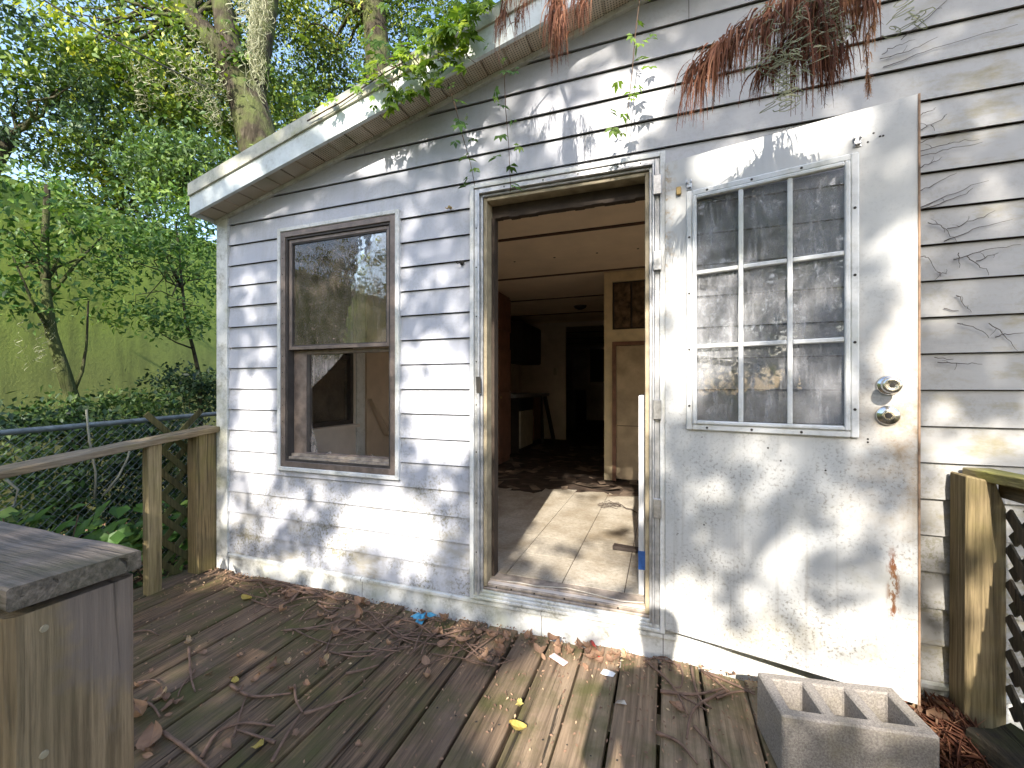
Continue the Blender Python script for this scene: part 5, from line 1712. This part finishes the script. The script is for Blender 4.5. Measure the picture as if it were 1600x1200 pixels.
# dry creeper runners over the fence
for i, (pts, lab) in enumerate((([(135, 640), (140, 690), (150, 740), (148, 780)], 'grey creeper stem hanging down the fence left of the baluster'), ([(160, 775), (185, 745), (200, 715), (205, 690)], 'grey creeper stem slanting up the fence'), ([(0, 800), (22, 790), (28, 765), (10, 750)], 'grey looped creeper stem at the far left of the fence'))):
    tag(MB().tube([atx(px, py, -4.12) for px, py in pts], 0.008, 5).build('creeper_stem', m_simple('grey_stem', (0.25, 0.24, 0.18), 0.9), None, smooth=True), lab, 'creeper')
# ground cover
n = 9000
gx_ = rng.uniform(-6.0, -2.95, n); gy_ = rng.uniform(-3.0, 3.5, n)
o = cloud('ground_cover', np.column_stack([gx_, gy_, GZ + 0.03 + np.abs(rng.normal(0, 0.06, n))]), 0.065, LEAF_MID, None, up=0.6, seed=15)
tag(o, 'low ground ivy covering the yard on the left', 'ground cover', kind='stuff')
n = 5000
o = cloud('leaf_litter', np.column_stack([rng.uniform(-6.0, -2.95, n), rng.uniform(-3.0, 3.5, n), GZ + 0.05 + np.abs(rng.normal(0, 0.02, n))]), 0.07, LEAF_DEAD, None, up=0.75, seed=16)
tag(o, 'fallen brown leaves on the ground of the left yard', 'leaf litter', kind='stuff')
# service cable through the trees
tag(MB().tube(wob(deep(60, -5, 6.8), deep(320, 135, 8.0), 8, 0.03, 1, 0.05), 0.013, 6).build('service_cable', CABLE), 'black service cable slanting through the treetops', 'cable')

# ================================================================== CREEPER ON THE ROOF EDGE AND HANGING STRANDS


def palmate(center, size, face, r, V, T, nl=5):
    """A five-fingered creeper leaf."""
    c = np.array(center)
    n = np.array(face) + r.normal(size=3) * 0.35
    n /= np.linalg.norm(n)
    d = np.array([r.normal() * 0.4, r.normal() * 0.3, -1.0]); d -= n * d.dot(n); d /= np.linalg.norm(d)
    s = np.cross(n, d)
    tv = np.clip(r.normal(0.5, 0.28), 0, 1)
    for k in range(nl):
        a = (k - (nl - 1) / 2) * (2.3 / max(1, nl - 1))
        dd = d * math.cos(a) + s * math.sin(a)
        ss = np.cross(n, dd)
        L = size * (1.0 - 0.13 * abs(k - (nl - 1) / 2)) * r.uniform(0.85, 1.15)
        b = c + n * r.normal() * 0.004
        dr = np.array([0, 0, -0.18 * L])
        V += [b, b + dd * L * 0.55 - ss * L * 0.22 + n * L * 0.06, b + dd * L + dr, b + dd * L * 0.55 + ss * L * 0.22 + n * L * 0.06]
        T += [float(np.clip(tv + r.normal() * 0.08, 0, 1))] * 4


def vine_leaves(name, centers, size, mat, parent, seed, nl=5, face=(0.1, -0.6, 0.6)):
    r = np.random.default_rng(seed)
    V, T = [], []
    for c in centers:
        palmate(c, size * r.uniform(0.65, 1.25), face, r, V, T, nl)
    V = np.array(V)
    return raw_mesh(name, V, np.array([[0, 1, 2], [0, 2, 3]]), len(V) // 4, 4, np.array(T), mat, parent)


cr = empty('roof_creeper', (-1.25, -0.25, 2.8), 'bright green five-leaved creeper spilling over the sloping roof edge', 'creeper')
r9 = np.random.default_rng(9)
cen = []
for i in range(230):
    px = 770 - abs(r9.normal(0, 110))
    edge = 289 - (px - 297) * 0.595
    py = edge - abs(r9.normal(0, 46)) + 6
    cen.append(at(px, py, -0.22 - abs(r9.normal(0, 0.06)) + (0.25 if py < edge - 20 else 0)))
for i in range(85):
    px = r9.uniform(580, 740)
    edge = 289 - (px - 297) * 0.595
    cen.append(at(px, edge + r9.uniform(0, 75), -0.22 - r9.uniform(0, 0.06)))
vine_leaves('foliage', cen, 0.055, LEAF_VINE, cr, 3, 5)
for i in range(12):
    a = at(r9.uniform(570, 700), 0, -0.21); px = r9.uniform(575, 700)
    e = 289 - (px - 297) * 0.595
    tree_limb(wob(at(px, e - 15, -0.20), at(px + r9.uniform(-40, 60), e + r9.uniform(10, 60) - 10, -0.235), 6, 0.06, i), 0.0035, 0.0015, 'stem', STEM, cr, 4)
tree_limb(wob(at(480, 189, -0.205), at(660, 78, -0.205), 10, 0.03, 3), 0.004, 0.003, 'stem', STEM, cr, 5)

for i, (pts, nl_, lab) in enumerate((
        ([(700, 130), (712, 168), (722, 210), (735, 255), (742, 290)], 14, 'leafy creeper strand hanging left of the door, leftmost of three'),
        ([(775, 80), (788, 118), (790, 170), (795, 230), (798, 300)], 13, 'leafy creeper strand hanging over the door casing, middle of three'),
        ([(1003, -30), (992, 60), (988, 110), (982, 165), (978, 215)], 18, 'leafy creeper strand hanging above the door hinge, rightmost of three'))):
    Yv = -0.215 if i < 2 else -0.19
    P_ = [at(px, py, Yv) for px, py in pts]
    hv = empty('hanging_vine', P_[0], lab, 'vine', 'hanging creeper strands')
    tree_limb([P_[0], *P_[1:]], 0.0026, 0.0012, 'stem', STEM, hv, 5)
    r = np.random.default_rng(100 + i)
    cs = []
    for k in range(nl_):
        t = (k + 0.5) / nl_
        f_ = t * (len(P_) - 1); a = int(f_); p = P_[a].lerp(P_[min(a + 1, len(P_) - 1)], f_ - a)
        cs.append(p + Vector((r.normal() * 0.028, r.normal() * 0.03, r.normal() * 0.01)))
    vine_leaves('foliage', cs, 0.042, LEAF_VINE if i == 2 else LEAF_SAP, hv, 110 + i, 4)

# ================================================================== DEAD DROOPING BRANCHES OVER THE WALL


def ribbons(name, path, count, L, parent, seed, spread=0.02, slant=(0, 0), wdt=0.006, mat=NEEDLE, tb=0.5):
    r = np.random.default_rng(seed)
    V, T = [], []
    P_ = [np.array(p) for p in path]
    for i in range(count):
        f_ = r.uniform(0, len(P_) - 1.001); a = int(f_)
        p = P_[a] + (P_[a + 1] - P_[a]) * (f_ - a) + r.normal(size=3) * spread
        l = L * r.uniform(0.5, 1.25)
        out = np.array([r.normal() * 0.25 + slant[0], r.normal() * 0.28 + slant[1], 0.0])
        tv = np.clip(r.normal(tb, 0.2), 0, 1)
        prev = p
        nseg = 4
        sd0 = np.array([math.cos(i * 2.4), math.sin(i * 2.4), 0.15])
        for s in range(nseg):
            t = (s + 1) / nseg
            q = p + out * l * (t - 0.45 * t * t) + np.array([0, 0, -l * (0.35 * t + 0.6 * t * t)])
            w0 = wdt * 0.5 * (1 - 0.8 * s / nseg); w1 = wdt * 0.5 * (1 - 0.8 * (s + 1) / nseg)
            V += [prev - sd0 * w0, prev + sd0 * w0, q + sd0 * w1, q - sd0 * w1]
            T += [tv] * 4
            # short side needles make each ribbon feathery
            for sgn in (-1, 1):
                m_ = (prev + q) / 2
                e = m_ + sd0 * sgn * wdt * 1.3 + np.array([0, 0, -wdt * 2.2])
                V += [m_, m_ + np.array([0, 0, -wdt * 0.25]), e, e + np.array([0, 0, wdt * 0.15])]
                T += [tv] * 4
            prev = q
    V = np.array(V)
    return raw_mesh(name, V, np.array([[0, 1, 2], [0, 2, 3]]), len(V) // 4, 4, np.array(T), mat, parent)


def yp(pts, Y):
    return [at(px, py, Y) for px, py in pts]


YD = -0.55
top = at(1280, -120, YD)
db = empty('dead_branch', top, 'drooping brown dead cypress branch with pale moss above the open door', 'branch')
tree_limb([Vector((1.3, -1.9, 5.2)), Vector((0.85, -1.1, 3.6)), top, at(1270, 30, YD), at(1260, 90, YD)], 0.03, 0.004, 'stem', BARK, db, 6)
tree_limb(yp([(1290, -60), (1240, 0), (1160, 50), (1090, 110)], YD), 0.006, 0.002, 'stem', STEM, db, 5)
tree_limb(yp([(1275, 0), (1240, 70), (1190, 120)], YD + 0.03), 0.005, 0.002, 'stem', STEM, db, 5)
tree_limb(yp([(1290, -40), (1330, -10), (1365, 0)], YD), 0.005, 0.002, 'stem', STEM, db, 5)
ribbons('frond', yp([(1280, -30), (1230, 0), (1160, 45), (1120, 75), (1088, 105)], YD), 430, 0.155, db, 1, 0.014, (-0.35, 0), 0.0062)
ribbons('frond', yp([(1265, 20), (1230, 70), (1190, 110)], YD + 0.03), 150, 0.09, db, 2, 0.010, (-0.35, 0), 0.006, tb=0.35)
ribbons('frond', yp([(1290, -60), (1275, 20), (1262, 70)], YD), 330, 0.15, db, 3, 0.03, (0.1, 0), 0.006, tb=0.3)
ribbons('frond', yp([(1270, 60), (1295, 80), (1305, 90)], YD + 0.02), 150, 0.085, db, 4, 0.02, (0.1, 0), 0.006, tb=0.25)
ribbons('frond', yp([(1295, -40), (1330, -15), (1368, -5)], YD), 150, 0.115, db, 5, 0.012, (0.0, 0), 0.006, tb=0.75)
ribbons('frond', yp([(1368, 25), (1352, 60), (1355, 100), (1358, 140)], YD), 80, 0.03, db, 6, 0.003, (0.0, 0), 0.004, tb=0.9)
tree_limb(yp([(1365, -20), (1370, 20), (1352, 60), (1355, 100), (1358, 150)], YD), 0.0015, 0.001, 'stem', STEM, db, 4)
for (px, py, L, wd_, c_, sd_) in ((1222, 10, 0.24, 0.075, 34, 1), (1228, 60, 0.16, 0.05, 20, 2), (1298, -20, 0.20, 0.04, 30, 3), (1300, 45, 0.07, 0.03, 10, 4), (1232, 135, 0.05, 0.03, 9, 5), (1412, -12, 0.09, 0.05, 8, 6)):
    moss_strands('moss', at(px, py, YD - 0.02), L, wd_, c_, 200 + sd_, db, cur=0.022, ribbon=0.0022)

YE = -0.42
top2 = at(850, -110, YE)
db2 = empty('dead_branch', top2, 'brown dead cypress fronds hanging over the roof edge above the doorway', 'branch')
tree_limb([Vector((1.3, -1.9, 5.2)), Vector((0.3, -1.2, 4.0)), top2, at(870, -40, YE), at(872, 40, YE)], 0.02, 0.003, 'stem', BARK, db2, 6)
tree_limb(yp([(850, -110), (810, -50), (785, 0), (778, 40)], YE), 0.004, 0.002, 'stem', STEM, db2, 4)
ribbons('frond', yp([(805, -50), (792, 0), (780, 40)], YE), 120, 0.12, db2, 7, 0.012, (-0.05, 0), 0.004, tb=0.6)
ribbons('frond', yp([(840, -50), (818, 0), (808, 30)], YE), 80, 0.10, db2, 8, 0.008, (-0.1, 0), 0.004, tb=0.5)
ribbons('frond', yp([(866, -50), (868, 10), (872, 50)], YE), 260, 0.135, db2, 9, 0.014, (0.0, 0), 0.006, tb=0.5)
ribbons('frond', yp([(890, -50), (905, -10), (915, 5)], YE), 110, 0.12, db2, 10, 0.012, (-0.05, 0), 0.004, tb=0.45)

# dried vine stems still clinging to the siding on the right
dv = empty('dried_vine', at(1500, 350, -0.02), 'thin dark dried vine stems clinging to the siding right of the door', 'vine')
lines = [((1380, 105), (1460, 75), (1590, 38)), ((1375, 92), (1420, 80), (1465, 58)), ((1378, 85), (1400, 72), (1430, 62)), ((1408, 62), (1480, 0), (1490, -8)), ((1435, 180), (1455, 173), (1462, 168)), ((1434, 205), (1460, 192), (1480, 178)),
         ((1434, 225), (1480, 208), (1545, 196)), ((1434, 237), (1490, 222), (1530, 218)), ((1434, 245), (1480, 234), (1535, 222)), ((1436, 263), (1460, 252), (1472, 245)), ((1434, 300), (1465, 285), (1495, 270)), ((1436, 325), (1480, 305), (1545, 282)), ((1438, 327), (1490, 310), (1520, 294)),
         ((1450, 348), (1478, 358), (1495, 378)), ((1475, 377), (1520, 358), (1582, 343)), ((1480, 357), (1520, 345), (1555, 329)), ((1434, 400), (1450, 402), (1470, 432)), ((1465, 425), (1480, 428)), ((1490, 406), (1540, 390), (1595, 382)), ((1498, 395), (1500, 412)), ((1510, 400), (1530, 415), (1545, 430)), ((1525, 408), (1560, 395)),
         ((1475, 482), (1498, 486)), ((1494, 462), (1505, 475), (1518, 488)), ((1496, 505), (1520, 510), (1545, 528)), ((1545, 505), (1570, 525), (1590, 548)), ((1555, 527), (1580, 522), (1600, 520)), ((1465, 566), (1500, 568), (1535, 569)), ((1460, 558), (1490, 561))]
for i, pts in enumerate(lines):
    P_ = yp(pts, -0.0205)
    q_ = []
    for a_, b_ in zip(P_[:-1], P_[1:]):
        q_ += wob(a_, b_, 5, 0.014, i * 1.7 + len(q_))[:-1]
    q_ = [Vector((v_.x, -0.0205, v_.z)) for v_ in q_ + [P_[-1]]]
    tree_limb(q_, 0.0017, 0.0007, 'stem', DRYST, dv, 4)
    if i % 2:                        # fine rootlets
        for k in (2, 4):
            if k < len(q_):
                e_ = q_[k] + Vector((0.02 * math.sin(i * 3.1 + k), 0, 0.025 * math.cos(i * 2.3 + k)))
                tree_limb([q_[k], q_[k].lerp(e_, 0.5) + Vector((0.003, 0, 0.002)), e_], 0.0009, 0.0005, 'rootlet', DRYST, dv, 3)

# ================================================================== SHADE TREE BEHIND THE CAMERA
# Its crown stands in the sun's path; openings in it let the sun through where the photograph shows patches of light.
KX, KZ = -sun_dir.x / sun_dir.y, -sun_dir.z / sun_dir.y      # a = X + KX*Y ... on the wall plane


def sunpt(p):
    return (p.x + KX * p.y, p.z + KZ * p.y)


lit = []


def patch(px, py, rx, ry, wgt=1.0, plane='wall'):
    f_ = {'wall': lambda x, y: at(x, y, -0.015), 'deck': lambda x, y: on(x, y, 0.0), 'floor': lambda x, y: on(x, y, FZ), 'fascia': lambda x, y: at(x, y, -OV), 'door': lambda x, y: at(x, y, -0.12), 'block': lambda x, y: on(x, y, 0.19), 'near': lambda x, y: atx(x, y, -0.81)}[plane]
    c = sunpt(f_(px, py)); ex = sunpt(f_(px + rx, py)); ez = sunpt(f_(px, py + ry))
    A = np.array([[ex[0] - c[0], ez[0] - c[0]], [ex[1] - c[1], ez[1] - c[1]]])
    lit.append((np.array(c), np.linalg.inv(A), wgt))


for q in ((580, 250, 55, 22), (480, 325, 30, 12, .7), (405, 325, 20, 12, .7), (385, 440, 20, 14, .8), (432, 440, 18, 14, .7), (405, 480, 28, 18, .6), (400, 550, 25, 22, .8), (398, 622, 24, 32), (395, 695, 28, 45),
          (705, 440, 22, 60, .55), (680, 555, 45, 30, .9), (690, 630, 45, 55), (690, 700, 42, 28, .9), (930, 205, 70, 45), (865, 185, 35, 40, .7), (990, 140, 50, 40, .9), (1045, 160, 30, 30, .8), (795, 190, 25, 28, .5), (740, 225, 22, 20, .4), (950, 255, 50, 20, .7),
          (410, 795, 50, 40, .8), (600, 815, 70, 45), (550, 865, 55, 28, .8), (685, 790, 40, 25, .5), (480, 780, 40, 28, .7), (640, 880, 40, 20, .6), (450, 885, 50, 14, .9), (880, 975, 100, 16, .9), (1110, 1025, 70, 16),
          (1545, 700, 60, 42, .9), (1480, 690, 22, 60, .6), (1465, 790, 22, 50, .9), (1465, 905, 22, 40, .6), (1462, 1060, 26, 30, .9), (1570, 350, 22, 14, .5), (1505, 200, 22, 18, .5), (1535, 300, 20, 18, .5), (1480, 530, 30, 20, .4)):
    patch(*q)
for q in ((1200, 235, 115, 42), (1330, 200, 60, 25, .6), (1060, 320, 22, 50, .6), (1068, 430, 28, 60, .9), (1075, 540, 40, 65), (1150, 480, 40, 60, .8), (1240, 610, 40, 50, .5), (1395, 440, 26, 55, .9), (1400, 520, 25, 30, .7), (1385, 610, 36, 80), (1390, 720, 30, 40, .6),
          (1150, 930, 85, 70, .75), (1290, 850, 75, 55, .7), (1310, 1015, 110, 60, .85), (1190, 760, 40, 55, .6), (1080, 1010, 42, 30), (1380, 900, 40, 80, .6), (1120, 740, 60, 50, .4)):
    patch(*q, plane='door') if len(q) == 5 else patch(*q, 1.0, plane='door')
for q in ((900, 1105, 125, 115), (1000, 1075, 35, 50, .8), (1120, 1060, 60, 25, .7), (335, 902, 55, 20, .9), (730, 1010, 60, 25, .45), (620, 985, 50, 15, .4), (1095, 1032, 45, 14), (430, 1005, 60, 20, .3), (780, 1150, 40, 40, .5)):
    patch(*q, plane='deck') if len(q) == 5 else patch(*q, 1.0, plane='deck')
for q in ((868, 790, 22, 28), (905, 810, 60, 22), (950, 800, 40, 28), (850, 850, 30, 28, .9), (930, 900, 50, 24), (960, 840, 45, 20, .6), (800, 905, 30, 14, .6)):
    patch(*q, plane='floor') if len(q) == 5 else patch(*q, 1.0, plane='floor')
for q in ((375, 270, 30, 16), (330, 300, 20, 12, .6), (560, 175, 45, 22), (640, 128, 45, 22), (715, 85, 40, 20, .8), (460, 225, 25, 14, .5)):
    patch(*q, plane='fascia') if len(q) == 5 else patch(*q, 1.0, plane='fascia')
patch(1300, 1068, 130, 24, 1.0, 'block')
lit.append((np.array((0.50, -0.03)), np.linalg.inv(np.array([[0.30, 0.0], [0.0, 0.085]])), 1.0))          # onto the block
lit.append((np.array((-0.40, 1.15)), np.linalg.inv(np.array([[0.34, 0.0], [0.0, 0.62]])), 0.86))   # through the doorway
patch(1535, 930, 40, 200, .8)
patch(1035, 985, 85, 65, 1.0)
patch(985, 1040, 70, 30, 1.0, 'deck')
patch(110, 1080, 100, 140, .75, 'near')


def open_at(a, b):
    o_ = np.zeros(len(a))
    for c, Ai, wgt in lit:
        q = Ai @ np.vstack([a - c[0], b - c[1]])
        rr_ = np.sqrt((q ** 2).sum(0))
        o_ = np.maximum(o_, wgt * np.clip((1.42 - rr_) / 0.30, 0, 1))
    return o_


rs_ = np.random.default_rng(77)
trunk = Vector((2.8, -10.6, GZ))
shade = empty('shade_tree', trunk, 'large leafy oak standing behind the deck, shading the wall', 'tree')
NCL = 2350
ca = rs_.uniform(-4.6, 1.55, NCL); cb = rs_.uniform(-2.4, 3.7, NCL); cy_ = rs_.uniform(-11.5, -5.5, NCL)
per = 17
jit = rs_.normal(size=(NCL, per, 3)) * np.array([0.22, 0.22, 0.16])
PX = (ca - KX * cy_)[:, None] + jit[:, :, 0]
PY = cy_[:, None] + jit[:, :, 1]
PZ = (cb - KZ * cy_)[:, None] + jit[:, :, 2]
Q = np.column_stack([PX.ravel(), PY.ravel(), PZ.ravel()])
aa, bb = Q[:, 0] + KX * Q[:, 1], Q[:, 2] + KZ * Q[:, 1]
keep = rs_.random(len(Q)) > open_at(aa, bb)
keep &= Q[:, 2] > 1.2
Q = Q[keep]
cloud('crown', Q, 0.14, LEAF_OAK, shade, up=0.2, width=0.55, seed=78)
hub = Vector((1.9, -9.8, 4.2))
tree_limb(wob(trunk + Vector((0, 0, -0.2)), hub, 6, 0.2, 3), 0.34, 0.24, 'trunk', BARK, shade, 12)
qa, qb = Q[:, 0] + KX * Q[:, 1], Q[:, 2] + KZ * Q[:, 1]
far_ = Q[((qb < -1.3) | (qa > 1.4))]
for i in range(12):
    t_ = Vector(far_[rs_.integers(len(far_))])
    tree_limb(wob(hub, t_, 8, 0.3, i * 2.1, -0.1), 0.07, 0.012, 'limb', BARK, shade, 6)

# woods behind the photographer, reflected in the panes
PP, TT = [], []
for i in range(13):
    a_, b_, _ = clumps((-16 + i * 2.1, -15.5 + 1.5 * math.sin(i * 2.1), 3.9 + 0.8 * math.sin(i * 1.3)), (2.0, 1.6, 4.0), 75, 34, 0.45, 160 + i, 0.1)
    b_ = b_; PP.append(a_); TT.append(b_)
PP = np.concatenate(PP); TT = np.concatenate(TT)
o = cloud('wood_edge', PP[PP[:, 2] > GZ], 0.26, LEAF_OAK, None, TT[PP[:, 2] > GZ], up=0.3, seed=17)
tag(o, 'wood edge across the yard behind the deck', 'wood', kind='stuff')

# ================================================================== PHOTOGRAPHER (only the shadow reaches the picture)
bm = bmesh.new()
S = Vector((0.19, -2.42, 0.0))
HS = 1.045
J = {'pelvis': (0, 0, 0.93, .15), 'waist': (0, 0, 1.08, .135), 'chest': (0, 0.01, 1.32, .155), 'neck': (0, 0.0, 1.47, .06), 'chin': (0, 0.02, 1.56, .07), 'head': (0, 0.03, 1.65, .098), 'crown': (0, 0.02, 1.73, .075)}
for s, n_ in ((-1, 'l'), (1, 'r')):
    J['hip' + n_] = (s * .10, 0, 0.88, .10); J['knee' + n_] = (s * .12, 0.03, 0.48, .065); J['ankle' + n_] = (s * .13, 0, 0.09, .045); J['toe' + n_] = (s * .15, 0.17, 0.04, .04)
    J['sho' + n_] = (s * .18, 0.0, 1.40, .07); J['elb' + n_] = (s * .24, 0.05, 1.12, .05); J['wri' + n_] = (s * .05 - 0.19, 0.30, 1.14, .032); J['pal' + n_] = (s * .045 - 0.19, 0.355, 1.16, .034)
E_ = [('pelvis', 'waist'), ('waist', 'chest'), ('chest', 'neck'), ('neck', 'chin'), ('chin', 'head'), ('head', 'crown')]
for n_ in 'lr':
    E_ += [('pelvis', 'hip' + n_), ('hip' + n_, 'knee' + n_), ('knee' + n_, 'ankle' + n_), ('ankle' + n_, 'toe' + n_), ('chest', 'sho' + n_), ('sho' + n_, 'elb' + n_), ('elb' + n_, 'wri' + n_), ('wri' + n_, 'pal' + n_)]
    s = -1 if n_ == 'l' else 1
    for f_ in range(4):
        J[f'f{n_}{f_}a'] = (s * (.045) - 0.19 - s * 0.01, 0.375, 1.175 - 0.018 * f_, .0095)
        J[f'f{n_}{f_}b'] = (s * .015 - 0.19, 0.375, 1.172 - 0.018 * f_, .0085)
        E_ += [('pal' + n_, f'f{n_}{f_}a'), (f'f{n_}{f_}a', f'f{n_}{f_}b')]
    J['t' + n_] = (s * .03 - 0.19, 0.345, 1.20, .011)
    E_.append(('pal' + n_, 't' + n_))
names = list(J)
me = bpy.data.meshes.new('person')
me.from_pydata([(S.x + J[k_][0], S.y + J[k_][1], S.z + J[k_][2] * (HS if J[k_][1] < 0.2 else 1.0)) for k_ in names], [(names.index(a), names.index(b)) for a, b in E_], [])
per_ = bpy.data.objects.new('person', me)
COL.objects.link(per_)
md = per_.modifiers.new('skin', 'SKIN')
if not me.skin_vertices:
    bm = bmesh.new(); bm.from_mesh(me); bm.verts.layers.skin.verify(); bm.to_mesh(me); bm.free()
for i, k_ in enumerate(names):
    rad = J[k_][3]
    me.skin_vertices[0].data[i].radius = (rad, rad)
    me.skin_vertices[0].data[i].use_root = (k_ == 'pelvis')
sb = per_.modifiers.new('sub', 'SUBSURF'); sb.levels = 2; sb.render_levels = 2
me.materials.append(SHIRT)
tag(per_, 'person in dark clothes standing on the deck holding up a phone', 'person')
o = MB().box((S.x - 0.19 - 0.037, S.y + 0.352, 1.09), (S.x - 0.19 + 0.037, S.y + 0.360, 1.235)).build('phone', m_simple('black_phone', (0.02, 0.02, 0.02), 0.3, 0.1), None, bevel=0.003)
tag(o, 'black phone held up in both hands', 'phone')
